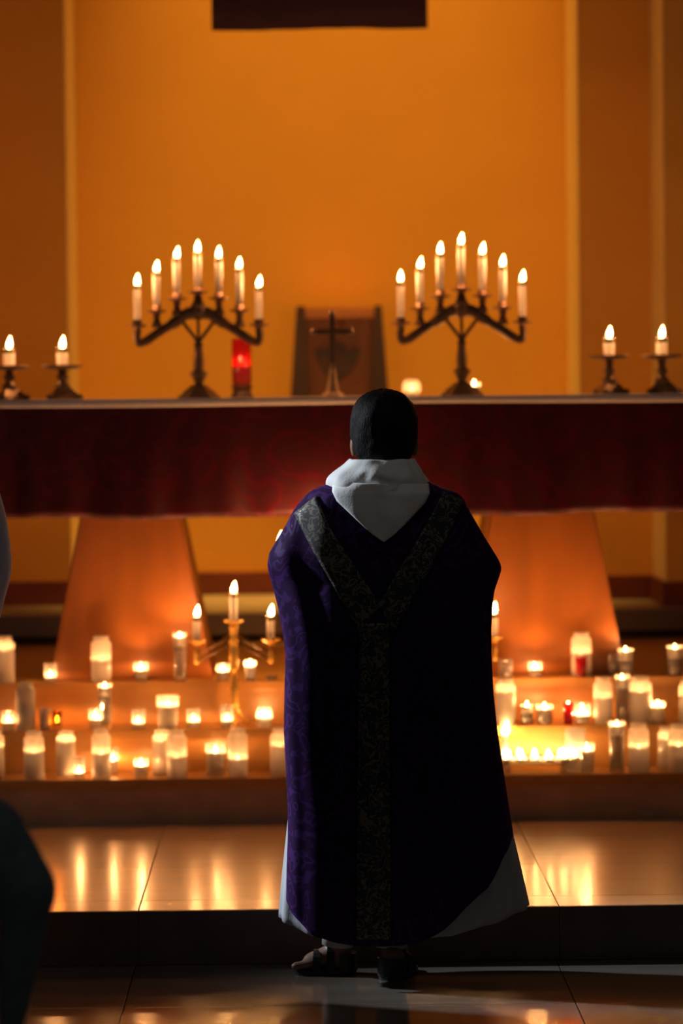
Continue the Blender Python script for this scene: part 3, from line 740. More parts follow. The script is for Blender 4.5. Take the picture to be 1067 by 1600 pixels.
# crucifix
pcx = at(520, 622, 12.85); pcx.z = ZTT
cr = empty('altar_cross', pcx); tag(cr, 'small standing bronze cross in the centre of the altar', 'cross')
hc = at(520, 486, 12.85).z-ZTT; za = at(520, 518, 12.85).z-ZTT
ARMW = mat('lit_bronze_cross_foot', (0.50, 0.32, 0.18), 0.4, 0.3, var=0.2, scale=20)  # lighter copy of the bronze, the foot's lit tone put into the colour
link('upright', box(-0.011, 0.011, -0.007, 0.007, 0.10, hc-0.012, 0.003), BRONZE, cr)
link('crossbar', box(-0.066, 0.066, -0.0072, 0.0072, za-0.010, za+0.010, 0.003), BRONZE, cr)
for x, z in ((-0.068, za), (0.068, za), (0, hc-0.010)):
    o = link('bud', lathe([(0, -0.014), (0.010, -0.010), (0.014, 0), (0.010, 0.010), (0, 0.014)], 12), BRONZE, cr, True); o.location = (x, 0, z)
link('foot', lathe([(0, 0), (0.042, 0), (0.042, 0.010), (0.026, 0.020), (0.018, 0.050), (0.012, 0.10), (0.010, 0.125), (0, 0.125)], 6), ARMW, cr)

# ------------------------------------------------------------------ hanging cloth
YH = 14.2
a, b = at(331, 50, YH), at(668, 41, YH)
hb = empty('hanging_veil', (0, 0, 0)); tag(hb, 'dark purple cloth hanging at the top centre before the niche wall', 'hanging cloth')
zt = a.z+1.9
sheet(a.x, b.x, (a.z+b.z)/2, zt, 60, 20, lambda x, t: YH+(1-t*0.5)*(0.012*math.sin(x*17)+0.006*math.sin(x*37+1)), 0.006, VEIL, 'cloth', hb, lambda x, t: (1-t)*((x-(a.x+b.x)/2)/(b.x-a.x)*0.004+0.003*math.sin(x*11)))
link('rod', tube([(a.x-0.06, YH, zt+0.012), (b.x+0.06, YH, zt+0.012)], 0.016, 12), RODM, hb, True)
for x in (a.x+0.08, b.x-0.08):
    link('cord', tube([(x, YH, zt+0.02), (x, YH, HT)], 0.004, 6), RODM, hb)

# ------------------------------------------------------------------ people
def remesh_body(name, parts, m, parent, voxel=0.009, smooth=4):
    """one continuous skin from ellipsoids and tapered capsules"""
    bm = bmesh.new()
    for pr in parts:
        if pr[0] == 'e':
            _, c, r = pr[:3]; rot = pr[3] if len(pr) > 3 else (0, 0, 0)
            M = Matrix.Translation(Vector(c)) @ Matrix.Rotation(rot[2], 4, 'Z') @ Matrix.Rotation(rot[1], 4, 'Y') @ Matrix.Rotation(rot[0], 4, 'X') @ Matrix.Diagonal((r[0], r[1], r[2], 1))
            bmesh.ops.create_uvsphere(bm, u_segments=20, v_segments=14, radius=1, matrix=M)
        else:
            _, p, q, r0, r1 = pr; p, q = Vector(p), Vector(q); d = (q-p)
            pts = [p+d*(k/8) for k in range(9)]; rad = [r0+(r1-r0)*k/8 for k in range(9)]
            tube(pts, rad, 12, bm)
            for c, r in ((p, r0), (q, r1)):
                bmesh.ops.create_uvsphere(bm, u_segments=12, v_segments=8, radius=r, matrix=Matrix.Translation(c))
    o = link(name, bm, m, None)
    r = o.modifiers.new('r', 'REMESH'); r.mode = 'VOXEL'; r.voxel_size = voxel; r.use_smooth_shade = True
    s_ = o.modifiers.new('s', 'SMOOTH'); s_.iterations = smooth; s_.factor = 0.5
    dg = bpy.context.evaluated_depsgraph_get()
    me = bpy.data.meshes.new_from_object(o.evaluated_get(dg))
    old = o.data; bpy.data.objects.remove(o); bpy.data.meshes.remove(old)
    o = link(name, me, m, parent, True)
    return o
def head_parts(c, turn=0.0, facing=1):
    """head with the face towards +Y; c = centre of the cranium"""
    cx, cy, cz = c
    def P(x, y, z): 
        s, k = math.sin(turn), math.cos(turn)
        return (cx+x*k-y*s, cy+x*s+y*k, cz+z)
    L = [('e', P(0, -0.006, 0.012), (0.080, 0.096, 0.092)), ('e', P(0, 0.012, -0.045), (0.072, 0.080, 0.080)), ('e', P(0, 0.045, -0.090), (0.042, 0.040, 0.030)),
         ('e', P(0, 0.092, -0.038), (0.012, 0.022, 0.020)), ('c', P(0, 0.080, 0.005), P(0, 0.096, -0.035), 0.008, 0.012),
         ('e', P(0.030, 0.072, 0.016), (0.024, 0.014, 0.008)), ('e', P(-0.030, 0.072, 0.016), (0.024, 0.014, 0.008)),
         ('e', P(0.030, 0.074, -0.002), (0.013, 0.010, 0.009)), ('e', P(-0.030, 0.074, -0.002), (0.013, 0.010, 0.009)),
         ('e', P(0, 0.078, -0.066), (0.024, 0.012, 0.006)), ('e', P(0, 0.076, -0.075), (0.021, 0.012, 0.007)),
         ('e', P(0.086, -0.006, -0.050), (0.012, 0.022, 0.036)), ('e', P(-0.086, -0.006, -0.050), (0.012, 0.022, 0.036))]
    return L
def hand_parts(w, d, side):
    """palm at w pointing along d, fingers curled"""
    w, d = Vector(w), Vector(d).normalized(); up = Vector((0, 0, 1)); sd = d.cross(up).normalized()
    L = [('e', tuple(w+d*0.045), (0.030, 0.045, 0.022))]
    for k, ln in enumerate((0.062, 0.072, 0.068, 0.054)):
        o = sd*(0.024-0.016*k); a = w+d*0.08+o; b = a+d*ln*0.55; c = b+d*ln*0.35-up*ln*0.30
        L += [('c', tuple(a), tuple(b), 0.0085, 0.008), ('c', tuple(b), tuple(c), 0.008, 0.007)]
    a = w+d*0.03+sd*0.028*side; b = a+d*0.03+sd*0.022*side; c = b+d*0.028
    L += [('c', tuple(a), tuple(b), 0.011, 0.0095), ('c', tuple(b), tuple(c), 0.0095, 0.008)]
    return L
def hair_cap(c, r, hairline, m, parent, name='hair', nu=64, nv=40):
    """cap of short hair round the skull; hairline(angle) gives the lowest height"""
    bm = bmesh.new(); g = []
    for j in range(nv+1):
        row = []
        for i in range(nu):
            u = 2*math.pi*i/nu; zl = hairline(u)
            ph0 = math.acos(max(-0.985, min(0.99, zl/r[2])))
            ph = 0.0001+(ph0-0.0001)*j/nv
            k = 1+0.010*math.sin(u*9+ph*5)+0.008*math.sin(u*23+3*ph)+random.uniform(-0.008, 0.008)
            if j == nv: k *= 0.93
            # back of the head drops straight into the nape
            cz = math.cos(ph); sx = (1-abs(cz)**2.5)**(1/2.1) if ph < math.pi/2 else (1-0.27*abs(cz)**2.2)
            row.append(bm.verts.new((c[0]+r[0]*sx*math.sin(u)*k, c[1]-r[1]*sx*math.cos(u)*k, c[2]+r[2]*math.cos(ph)*k)))
        g.append(row)
    for A, B in zip(g, g[1:]):
        for i in range(nu): bm.faces.new((A[i], A[(i+1) % nu], B[(i+1) % nu], B[i]))
    bmesh.ops.remove_doubles(bm, verts=bm.verts, dist=1e-5)
    o = link(name, bm, m, parent, True)
    md = o.modifiers.new('thickness', 'SOLIDIFY'); md.thickness = 0.008; md.offset = -1
    return o

# --- the priest
YPR = 9.84
def pz(py): return at(600, py, YPR).z
def pxx(px, py): return at(px, py, YPR).x
OUT = [(y, l, r) for y, l, r in ((738, 552, 646), (752, 520, 668), (762, 492, 690), (770, 480, 714), (780, 471, 724), (795, 459, 731), (815, 449, 742), (840, 434, 756), (862, 421, 770), (878, 418, 780), (890, 419, 784), (905, 423, 780), (925, 428, 773),
       (950, 434, 769), (985, 441, 767), (1020, 446, 767), (1080, 444, 770), (1140, 443, 776), (1200, 446, 785), (1260, 449, 794), (1305, 449, 801), (1350, 447, 803), (1400, 446, 802), (1465, 446, 800))]
TAB = sorted([(pz(y), pxx(l, y), pxx(r, y)) for y, l, r in OUT])
DEP = sorted([(pz(y), f, b) for y, f, b in ((738, .07, .075), (755, .10, .10), (770, .13, .115), (800, .17, .13), (850, .22, .145), (890, .24, .15), (950, .23, .15), (1020, .20, .15), (1150, .19, .16), (1300, .19, .17), (1465, .20, .18))])
HEM = [(446, 1398), (456, 1415), (485, 1446), (520, 1456), (560, 1463), (610, 1464), (645, 1460), (672, 1450), (692, 1438), (706, 1425), (722, 1407), (740, 1392), (758, 1378), (770, 1356), (780, 1335), (801, 1306)]
HEMX = [(pxx(x, y), pz(y)) for x, y in HEM]
ZTOP = pz(738)
priest = empty('person', (pxx(610, 1500), YPR, 0)); tag(priest, 'person in purple chasuble and white amice standing with back turned, facing the altar', 'person')
OFF = Vector(priest.location)
EXN = sorted([(pz(y), n_) for y, n_ in ((738, 2.0), (800, 1.85), (905, 1.85), (960, 2.4), (1020, 3.1), (1465, 3.3))])
def exn(z): return interp(EXN, z)[0]
def chas_pt(u, v):
    """u angle (0 = right, -pi/2 = back), v 0 neck..1 hem"""
    cu, su = math.cos(u), math.sin(u)
    # hem height from where the ring would be at the hem
    xl_, xr_ = interp(TAB, HEMX[0][1])
    cc, aa = (xl_+xr_)/2, (xr_-xl_)/2
    ex = 2/exn(HEMX[0][1])
    xh = cc+aa*math.copysign(abs(cu)**ex, cu)
    zh = interp(HEMX, xh)[0]
    if su > 0: zh = zh+0.06*su
    z = ZTOP+(zh-ZTOP)*v; ex = 2/exn(z)
    xl_, xr_ = interp(TAB, z); f, b = interp(DEP, z)
    cc, aa = (xl_+xr_)/2, (xr_-xl_)/2
    x = cc+aa*math.copysign(abs(cu)**ex, cu)
    y = YPR+(f if su > 0 else b)*math.copysign(abs(su)**ex, su)
    # hanging folds, growing towards the hem, on the sides and on the back
    g = max(0.0, min(1.0, (ZTOP-0.10-z)/0.9))
    fold = (0.0045*math.sin(u*9+0.8)+0.002*math.sin(u*17+2.0+2*z))*g**0.7
    fold += 0.006*math.exp(-((z-1.15)/0.18)**2)*math.sin(u*14+z*16)
    wgt = abs(su)**0.8
    n = Vector((cu, su, 0))
    return Vector((x, y, z))+Vector((0, math.copysign(1, su)*fold*wgt, 0))+Vector((cu*fold*0.25, 0, 0))
bm = bmesh.new(); NU, NV = 128, 90; g = []
for j in range(NV+1):
    v = (j/NV); v = v*0.55+0.45*v*v
    g.append([bm.verts.new(chas_pt(2*math.pi*i/NU, v)-OFF) for i in range(NU)])
for A, B in zip(g, g[1:]):
    for i in range(NU): bm.faces.new((A[i], A[(i+1) % NU], B[(i+1) % NU], B[i]))
chas = link('chasuble', bm, CHAS, priest, True)
md = chas.modifiers.new('thickness', 'SOLIDIFY'); md.thickness = 0.004; md.offset = -1
def back_y(x, z, off=0.006):
    xl_, xr_ = interp(TAB, z); f, b = interp(DEP, z)
    cc, aa = (xl_+xr_)/2, (xr_-xl_)/2
    # search the angle whose point has this x at this height
    t = max(-0.995, min(0.995, (x-cc)/aa))
    nn_ = exn(z); cu = math.copysign(abs(t)**(nn_/2), t); u = -math.acos(cu)
    su = math.sin(u)
    gg = max(0.0, min(1.0, (ZTOP-0.10-z)/0.9))
    fold = (0.010*math.sin(u*9+0.8)+0.007*math.sin(u*17+2.0+2*z))*gg**0.7
    fold += 0.006*math.exp(-((z-1.15)/0.18)**2)*math.sin(u*14+z*16)
    # u here runs negative; chas_pt used 0..2pi
    u2 = u+2*math.pi
    fold = (0.0045*math.sin(u2*9+0.8)+0.002*math.sin(u2*17+2.0+2*z))*gg**0.7 + 0.006*math.exp(-((z-1.15)/0.18)**2)*math.sin(u2*14+z*16)
    return YPR-b*abs(su)**(2/nn_)-fold*abs(su)**0.8-off
def band(name, edgeA, edgeB, n, k, m, parent, off=0.006):
    """strip of brocade on the back between two pixel polylines"""
    def along(E, t):
        L = [0]; 
        for p, q in zip(E, E[1:]): L.append(L[-1]+math.dist(p, q))
        s = t*L[-1]
        for i in range(len(E)-1):
            if s <= L[i+1]+1e-9:
                f = (s-L[i])/(L[i+1]-L[i]); return (E[i][0]+(E[i+1][0]-E[i][0])*f, E[i][1]+(E[i+1][1]-E[i][1])*f)
        return E[-1]
    bm = bmesh.new(); g = []
    for j in range(n+1):
        a_, b_ = along(edgeA, j/n), along(edgeB, j/n); row = []
        for i in range(k+1):
            px, py = a_[0]+(b_[0]-a_[0])*i/k, a_[1]+(b_[1]-a_[1])*i/k
            x, z = pxx(px, py), pz(py)
            row.append(bm.verts.new(Vector((x, back_y(x, z, off), z))-OFF))
        g.append(row)
    for A, B in zip(g, g[1:]):
        for i in range(k): bm.faces.new((A[i], A[i+1], B[i+1], B[i]))
    o = link(name, bm, m, parent, True)
    md = o.modifiers.new('thickness', 'SOLIDIFY'); md.thickness = 0.004; md.offset = 0
    return o
band('orphrey', [(460, 800), (478, 836), (492, 862), (540, 945), (560, 985)], [(494, 772), (505, 800), (520, 830), (570, 905), (592, 940)], 50, 8, ORPH, chas)['label'] = 'grey gold brocade band'
band('orphrey', [(722, 782), (712, 806), (690, 850), (640, 935), (612, 985)], [(690, 768), (676, 795), (650, 840), (606, 910), (588, 940)], 50, 8, ORPH, chas)['label'] = 'grey gold brocade band'
band('orphrey', [(560, 968), (558, 1100), (556, 1300), (555, 1452)], [(606, 968), (606, 1100), (607, 1300), (608, 1452)], 80, 8, ORPH, chas, 0.0075)['label'] = 'grey gold brocade band'

# alb under the chasuble
AL = [(1060, 478, 735), (1160, 462, 758), (1260, 452, 782), (1300, 448, 800), (1360, 442, 814), (1420, 437, 827), (1450, 436, 829), (1475, 436, 829)]
ATAB = sorted([(pz(y), pxx(l, y), pxx(r, y)) for y, l, r in AL])
HEMA = [(pxx(436, 1430), pz(1432)), (pxx(460, 1445), pz(1442)), (pxx(487, 1452), pz(1452)), (pxx(600, 1460), pz(1460)), (pxx(700, 1452), pz(1452)), (pxx(770, 1438), pz(1436)), (pxx(829, 1415), pz(1417))]
bm = bmesh.new(); g = []; NU = 160
z0 = pz(1060)
for j in range(41):
    row = []
    for i in range(NU):
        u = 2*math.pi*i/NU; cu, su = math.cos(u), math.sin(u)
        xl_, xr_ = interp(ATAB, pz(1440)); xh = (xl_+xr_)/2+(xr_-xl_)/2*cu
        zh = interp(HEMA, xh)[0]
        if su > 0: zh = max(zh+0.02*su, 0.175)
        z = z0+(zh-z0)*j/40
        xl_, xr_ = interp(ATAB, z); gq = (j/40)
        pl_f = 1+gq*(0.035*math.sin(u*15+0.5)+0.02*math.sin(u*31+1))
        x = (xl_+xr_)/2+(xr_-xl_)/2*cu*(1+gq*0.012*math.sin(u*15))
        y = YPR+(0.10+0.045*gq)*su*pl_f
        row.append(bm.verts.new(Vector((x, y, z))-OFF))
    g.append(row)
for A, B in zip(g, g[1:]):
    for i in range(NU): bm.faces.new((A[i], A[(i+1) % NU], B[(i+1) % NU], B[i]))
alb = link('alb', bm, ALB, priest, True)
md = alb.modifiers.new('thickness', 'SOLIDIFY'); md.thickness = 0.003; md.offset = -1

# head, neck, torso, arms, legs, feet: one body
HC = Vector((pxx(600, 662), YPR+0.015, pz(668)))
lfx, rfx = pxx(530, 1480), pxx(612, 1480)
sx = pxx(600, 790)
B = [('c', (HC.x, YPR-0.005, HC.z-0.07), (sx, YPR-0.01, 1.40), 0.055, 0.060),
     ('e', (sx, YPR, 1.25), (0.16, 0.095, 0.17)), ('e', (sx, YPR, 1.02), (0.15, 0.10, 0.16)), ('e', (sx+0.01, YPR, 0.86), (0.16, 0.105, 0.12)),
     ('c', (sx-0.15, YPR, 1.335), (sx-0.21, YPR+0.03, 1.11), 0.048, 0.040), ('c', (sx-0.21, YPR+0.03, 1.11), (sx-0.07, YPR+0.24, 1.16), 0.038, 0.027),
     ('c', (sx+0.15, YPR, 1.335), (sx+0.22, YPR+0.03, 1.11), 0.048, 0.040), ('c', (sx+0.22, YPR+0.03, 1.11), (sx+0.07, YPR+0.24, 1.16), 0.038, 0.027),
     ('c', (sx-0.08, YPR, 0.84), (lfx+0.03, YPR+0.03, 0.47), 0.080, 0.055), ('c', (lfx+0.03, YPR+0.03, 0.47), (lfx, YPR+0.06, 0.09), 0.052, 0.034),
     ('c', (sx+0.08, YPR, 0.84), (rfx+0.02, YPR+0.02, 0.47), 0.080, 0.055), ('c', (rfx+0.02, YPR+0.02, 0.47), (rfx, YPR, 0.09), 0.052, 0.034)]
B += head_parts(HC, 0.0)
B += hand_parts((sx-0.065, YPR+0.25, 1.165), (0.5, 0.8, 0.35), 1) + hand_parts((sx+0.065, YPR+0.25, 1.165), (-0.5, 0.8, 0.35), -1)
# feet: left turned out to the left, right pointing ahead
FL = Vector((-0.95, 0.10, 0)).normalized(); FR = Vector((0.28, 0.96, 0)).normalized()
LF0 = Vector((lfx+0.005, YPR+0.065, 0)); RF0 = Vector((rfx, YPR-0.03, 0))
def foot(a, d, ln):
    s = Vector((-d.y, d.x, 0)); L = []
    L += [('e', tuple(a+Vector((0, 0, 0.045))), (0.034, 0.034, 0.036)), ('c', tuple(a+Vector((0, 0, 0.065))), tuple(a+d*ln*0.55+Vector((0, 0, 0.036))), 0.034, 0.026)]
    for k in range(5):
        o = s*(0.030-0.0145*k); b = a+d*ln*0.50+o*0.8; e = a+d*(ln*(0.80 if k else 0.84)-0.009*k)+o
        L.append(('c', (b.x, b.y, 0.034), (e.x, e.y, 0.026), 0.014, 0.0105 if k else 0.0125))
    return L
B += foot(LF0, FL, 0.155) + foot(RF0, FR, 0.19)
body = remesh_body('body', B, SKIN, priest, 0.0075, 3)
for v in body.data.vertices: v.co -= OFF
# trousers round the shins
for nm, a, b in (('trouser_leg', (lfx+0.028, YPR+0.032, 0.44), (lfx-0.004, YPR+0.062, 0.085)), ('trouser_leg', (rfx+0.02, YPR+0.02, 0.44), (rfx, YPR, 0.085))):
    pts = [Vector(a)+(Vector(b)-Vector(a))*k/6-OFF for k in range(7)]
    o = link(nm, tube(pts, [0.064, 0.062, 0.058, 0.054, 0.050, 0.047, 0.046], 20, cap=False), SOCK, priest, True)
    md = o.modifiers.new('thickness', 'SOLIDIFY'); md.thickness = 0.003
# sandals
def sandal(a, d, ln):
    s = Vector((-d.y, d.x, 0)); t = link('sandal', bmesh.new(), LEATH, priest)
    bm = bmesh.new(); n = 24; rg = []
    def wid(f): return 0.034+0.012*math.sin(min(1, f*1.15)*math.pi*0.75)
    out = []
    for k in range(n+1):
        f = k/n; out.append((f, wid(f)*math.sqrt(max(0.0, 1-((f-0.5)/0.5)**6))))
    poly = [a+d*(-0.045+f*(ln+0.025))+s*w_ for f, w_ in out]+[a+d*(-0.045+f*(ln+0.025))-s*w_ for f, w_ in out[::-1][1:-1]]
    lo = [bm.verts.new(Vector((p.x, p.y, 0.0))-OFF) for p in poly]; hi = [bm.verts.new(Vector((p.x, p.y, 0.016))-OFF) for p in poly]
    bm.faces.new(lo[::-1]); bm.faces.new(hi)
    for k in range(len(poly)): bm.faces.new((lo[k], lo[(k+1) % len(poly)], hi[(k+1) % len(poly)], hi[k]))
    bmesh.ops.recalc_face_normals(bm, faces=bm.faces); bm.to_mesh(t.data); bm.free()
    for f, hgt, wd in ((0.62, 0.060, 0.046), (0.36, 0.082, 0.044)):
        c = a+d*(-0.03+f*ln)
        arc = [c+s*(wd*math.cos(th))+Vector((0, 0, 0.010+hgt*math.sin(th)))-OFF for th in [math.pi*k/12 for k in range(13)]]
        o = link('strap', bmesh.new(), LEATH, t); bm = bmesh.new()
        g = [[bm.verts.new(p+d*w_) for w_ in (-0.011, 0.011)] for p in arc]
        for A, B_ in zip(g, g[1:]): bm.faces.new((A[0], A[1], B_[1], B_[0]))
        bm.to_mesh(o.data); bm.free(); md = o.modifiers.new('thickness', 'SOLIDIFY'); md.thickness = 0.004; md.offset = 0
    # heel counter
    o = link('heel_counter', bmesh.new(), LEATH, t); bm = bmesh.new(); g = []
    for k in range(17):
        th = math.pi/2+math.pi*k/16
        dr = d*math.cos(th)*0.046+s*math.sin(th)*0.040
        g.append([bm.verts.new(a+dr+Vector((0, 0, z))-OFF) for z in (0.012, 0.035, 0.062)])
    for A, B_ in zip(g, g[1:]):
        for i in range(2): bm.faces.new((A[i], A[i+1], B_[i+1], B_[i]))
    bm.to_mesh(o.data); bm.free(); md = o.modifiers.new('thickness', 'SOLIDIFY'); md.thickness = 0.004; md.offset = 0
    return t
sandal(LF0, FL, 0.155); sandal(RF0, FR, 0.19)
# hair
hr = (pxx(653, 660)-pxx(547, 660))/2
ztop = pz(608)
def hl(u):   # u = 0 at the back
    c = math.cos(u)
    if c > 0.35: return -0.098
    if c > -0.15: return -0.098+(0.35-c)/0.5*0.095      # over the ears
    return -0.003+(-0.15-c)/0.85*0.055
hair_cap(Vector((HC.x+0.0, HC.y-0.004, ztop-0.108))-OFF, (hr, 0.108, 0.108), hl, HAIR, priest)

# amice: crumpled cowl round the neck with a rolled edge, and the pointed flap on the back
from mathutils import noise
def crumple(x, y, z, f):
    return noise.noise(Vector((x*f, y*f, z*f)))
am = bmesh.new(); NU = 120
RW = [  # y-pixel, left px, right px, half depth back, half depth front
    (728, 556, 638, .066, .085), (720, 551, 642, .074, .090), (715, 548, 645, .082, .095), (717, 544, 649, .092, .100), (723, 539, 651, .102, .104), (731, 526, 658, .113, .108),
    (738, 515, 663, .123, .112), (745, 509, 667, .130, .115), (753, 508, 671, .132, .118), (761, 510, 674, .129, .118), (767, 517, 672, .121, .115), (770, 528, 664, .110, .110)]
g = []
for j, (py, l, r, db, df) in enumerate(RW):
    z = pz(py); row = []; xl_, xr_ = pxx(l, py), pxx(r, py); k = j/(len(RW)-1)
    for i in range(NU):
        u = 2*math.pi*i/NU; cu, su = math.cos(u), math.sin(u)
        x = (xl_+xr_)/2+(xr_-xl_)/2*math.copysign(abs(cu)**0.94, cu)
        y = YPR-0.004+(df if su > 0 else db)*su
        n1 = crumple(cu*1.2, su*1.2, k*1.6, 1.7); n2 = crumple(cu, su, k*2.0+5, 4.0)
        bump = (0.016*n1+0.009*n2)*min(1, k*1.8)
        # a fold running across from the upper right to the lower left of the back
        fd = k-(0.50+0.22*cu); bump += 0.010*math.exp(-(fd/0.10)**2)*max(0, -su)-0.007*math.exp(-((fd-0.16)/0.07)**2)*max(0, -su)
        zz = z-0.012*max(0, -su)*k+0.010*n1*k
        if su > 0: zz -= 0.05*su*(0.3+k)
        row.append(am.verts.new(Vector((x+cu*bump*0.35, y+su*bump, zz))-OFF))
    g.append(row)
for A, B_ in zip(g, g[1:]):
    for i in range(NU): am.faces.new((A[i], A[(i+1) % NU], B_[(i+1) % NU], B_[i]))
amo = link('amice', am, AMICE, priest, True)
md = amo.modifiers.new('thickness', 'SOLIDIFY'); md.thickness = 0.004; md.offset = -1
md = amo.modifiers.new('smooth', 'SUBSURF'); md.levels = 1; md.render_levels = 1
fl = bmesh.new(); g = []; NJ, NI = 36, 40
EL = [(520, 752), (519, 766), (526, 780), (544, 797), (562, 814), (580, 831), (597, 843)]
ER = [(668, 756), (669, 770), (661, 784), (646, 800), (630, 816), (613, 832), (598, 843)]
for j in range(NJ+1):
    t = j/NJ; row = []
    k = t*(len(EL)-1); i0 = min(int(k), len(EL)-2); f = k-i0
    a_ = [EL[i0][c]+(EL[i0+1][c]-EL[i0][c])*f for c in (0, 1)]; b_ = [ER[i0][c]+(ER[i0+1][c]-ER[i0][c])*f for c in (0, 1)]
    for i in range(NI+1):
        q = i/NI; px, py = a_[0]+(b_[0]-a_[0])*q, a_[1]+(b_[1]-a_[1])*q
        x, z = pxx(px, py), pz(py)
        n1 = crumple(q*2.2, t*2.0, 3.0, 1.6)
        bulge = 0.024*(1-t)**1.3*math.sin(math.pi*q)**0.5+0.010*n1*(1-t)*math.sin(math.pi*q)+0.004*math.sin(q*7+t*3)*(1-t)
        y = min(back_y(x, z, 0.012), YPR-0.06)-bulge
        row.append(fl.verts.new(Vector((x, y, z))-OFF))
    g.append(row)
for A, B_ in zip(g, g[1:]):
    for i in range(NI): fl.faces.new((A[i], A[i+1], B_[i+1], B_[i]))
flo = link('amice_flap', fl, AMICE, amo, True)
md = flo.modifiers.new('thickness', 'SOLIDIFY'); md.thickness = 0.004; md.offset = 0

# --- a second person in a grey robe, mostly beyond the left edge
Y2P = 9.78
ex = at(19, 885, Y2P); PS = 1.06; cx = ex.x-0.305*PS
pr2 = empty('person', (cx, Y2P, 0)); pr2.scale = (PS, PS, PS); tag(pr2, 'person in a pale grey robe, only the elbow showing at the left photo edge', 'person')
ze = ex.z/PS
Bp = [('e', (0, 0, 1.22), (0.17, 0.10, 0.20)), ('e', (0, 0, 0.98), (0.16, 0.11, 0.18)), ('c', (0, 0, 1.38), (0, 0.005, 1.50), 0.06, 0.055),
      ('c', (0.16, 0, 1.36), (0.235, -0.01, ze), 0.052, 0.042), ('c', (0.235, -0.01, ze), (0.08, 0.20, 1.05), 0.040, 0.028), ('c', (-0.16, 0, 1.36), (-0.235, -0.01, ze), 0.052, 0.042), ('c', (-0.235, -0.01, ze), (-0.08, 0.20, 1.05), 0.040, 0.028),
      ('c', (0.08, 0, 0.86), (0.09, 0.01, 0.46), 0.085, 0.056), ('c', (0.09, 0.01, 0.46), (0.09, 0, 0.09), 0.053, 0.036), ('c', (-0.08, 0, 0.86), (-0.09, 0.01, 0.46), 0.085, 0.056), ('c', (-0.09, 0.01, 0.46), (-0.09, 0, 0.09), 0.053, 0.036)]
Bp += head_parts((0, 0.02, 1.60)) + hand_parts((0.075, 0.205, 1.055), (-0.5, 0.8, 0.3), -1) + hand_parts((-0.075, 0.205, 1.055), (0.5, 0.8, 0.3), 1)
for sg in (-1, 1):
    Bp += [('c', (sg*0.09, 0.0, 0.06), (sg*0.10, 0.15, 0.035), 0.038, 0.030), ('e', (sg*0.09, -0.02, 0.036), (0.034, 0.036, 0.035))]
remesh_body('body', Bp, SKIN, pr2, 0.012, 3)
hair_cap(Vector((0, 0.016, 1.607)), (0.090, 0.106, 0.108), hl, HAIR, pr2)
RT = [(0.06, 0.24, 0.17), (0.40, 0.235, 0.165), (0.75, 0.235, 0.16), (0.88, 0.245, 0.17), (ze-0.10, 0.280, 0.19), (ze-0.04, 0.298, 0.20), (ze, 0.305, 0.20), (ze+0.07, 0.300, 0.19), (ze+0.14, 0.290, 0.17), (ze+0.214, 0.270, 0.14), (ze+0.25, 0.24, 0.12), (1.41, 0.17, 0.10), (1.44, 0.10, 0.08), (1.47, 0.070, 0.07)]
bm = bmesh.new(); g = []
for j in range(60):
    z = 0.06+(1.47-0.06)*j/59; a_, b_ = interp(RT, z); row = []
    for i in range(72):
        u = 2*math.pi*i/72; k = 1+0.02*math.sin(u*11+z*3)*max(0, 1-z)
        row.append(bm.verts.new((a_*math.copysign(abs(math.cos(u))**0.9, math.cos(u))*k, b_*math.sin(u)*k, z)))
    g.append(row)
for A, B_ in zip(g, g[1:]):
    for i in range(72): bm.faces.new((A[i], A[(i+1) % 72], B_[(i+1) % 72], B_[i]))
o = link('robe', bm, SLEEVE, pr2, True); md = o.modifiers.new('thickness', 'SOLIDIFY'); md.thickness = 0.004; md.offset = -1

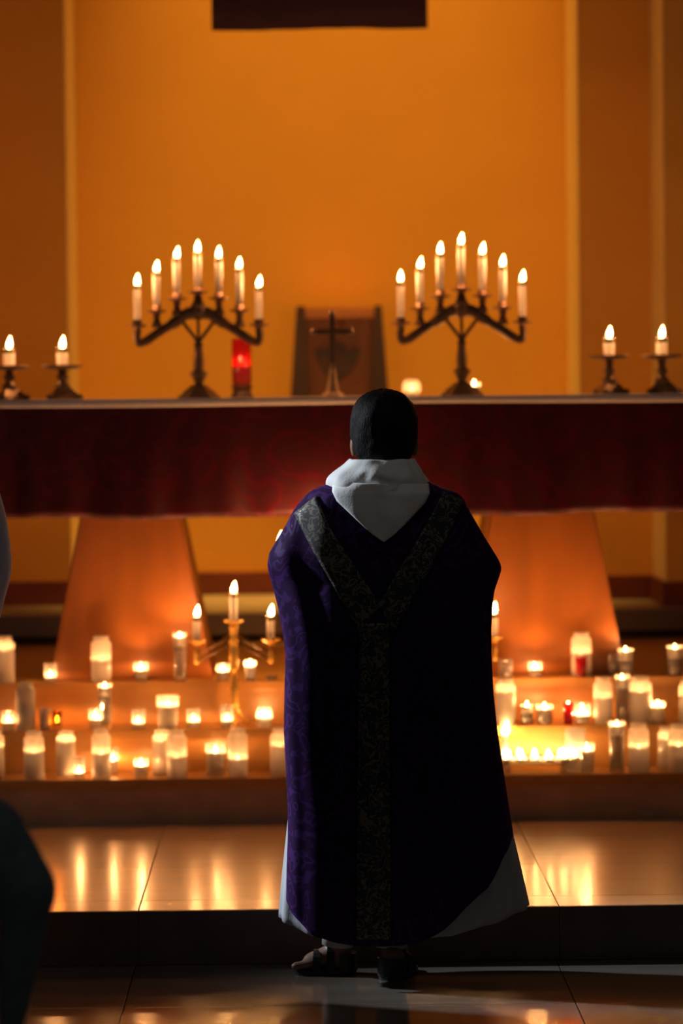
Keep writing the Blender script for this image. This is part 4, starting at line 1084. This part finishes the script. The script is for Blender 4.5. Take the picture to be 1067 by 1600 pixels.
# --- a third person kneeling low in the foreground, mostly beyond the left edge
Y3P = 7.0
el = at(70, 1385, Y3P); sh_ = at(18, 1300, Y3P)
pr3 = empty('person', (el.x-0.36, Y3P, 0)); tag(pr3, 'person in dark clothes kneeling low in the foreground at the lower left', 'person')
dx = 0.36
def kneel(k=1.0):
    g_ = 0.0 if k == 1 else 1.0
    L = [('e', (0.03, 0, 0.62), (0.17+0.02*g_, 0.12+0.02*g_, 0.24)), ('e', (0.02, 0.0, 0.36), (0.18+0.02*g_, 0.14+0.02*g_, 0.16)),
         ('c', (0.25, 0, 0.790), (dx-0.03, -0.06, 0.68), 0.058+0.016*g_, 0.046+0.016*g_), ('c', (dx-0.03, -0.06, 0.68), (0.13, 0.20, 0.62), 0.042+0.014*g_, 0.030+0.014*g_),
         ('c', (-0.14, 0, 0.77), (-0.26, -0.04, 0.60), 0.055+0.016*g_, 0.044+0.016*g_), ('c', (-0.26, -0.04, 0.60), (-0.06, 0.20, 0.60), 0.042+0.014*g_, 0.030+0.014*g_)]
    for sg in (-1, 1):
        L += [('c', (0.02+sg*0.11, -0.02, 0.31), (0.02+sg*0.17, 0.36, 0.12), 0.090+0.014*g_, 0.065+0.014*g_), ('c', (0.02+sg*0.17, 0.34, 0.075), (0.02+sg*0.13, -0.06, 0.065), 0.056+0.008*g_, 0.040+0.008*g_)]
    return L
Bk = kneel()+[('c', (0.03, 0, 0.84), (0.03, 0.02, 0.95), 0.058, 0.055)]+head_parts((0.03, 0.04, 1.04))
for sg in (-1, 1): Bk += [('c', (0.02+sg*0.13, -0.06, 0.060), (0.02+sg*0.12, -0.19, 0.032), 0.036, 0.028)]
Bk += hand_parts((0.12, 0.205, 0.625), (-0.6, 0.7, 0.3), -1)+hand_parts((-0.05, 0.205, 0.605), (0.6, 0.7, 0.3), 1)
remesh_body('body', Bk, SKIN, pr3, 0.012, 3)
hair_cap(Vector((0.03, 0.036, 1.047)), (0.090, 0.106, 0.108), hl, HAIR, pr3)
remesh_body('clothes', kneel(2)+[('c', (dx-0.03, -0.06, 0.67), (dx-0.07, -0.02, 0.40), 0.055, 0.03), ('c', (0.03, 0, 0.78), (0.03, 0.0, 0.86), 0.09, 0.07)], JACKET, pr3, 0.014, 4)
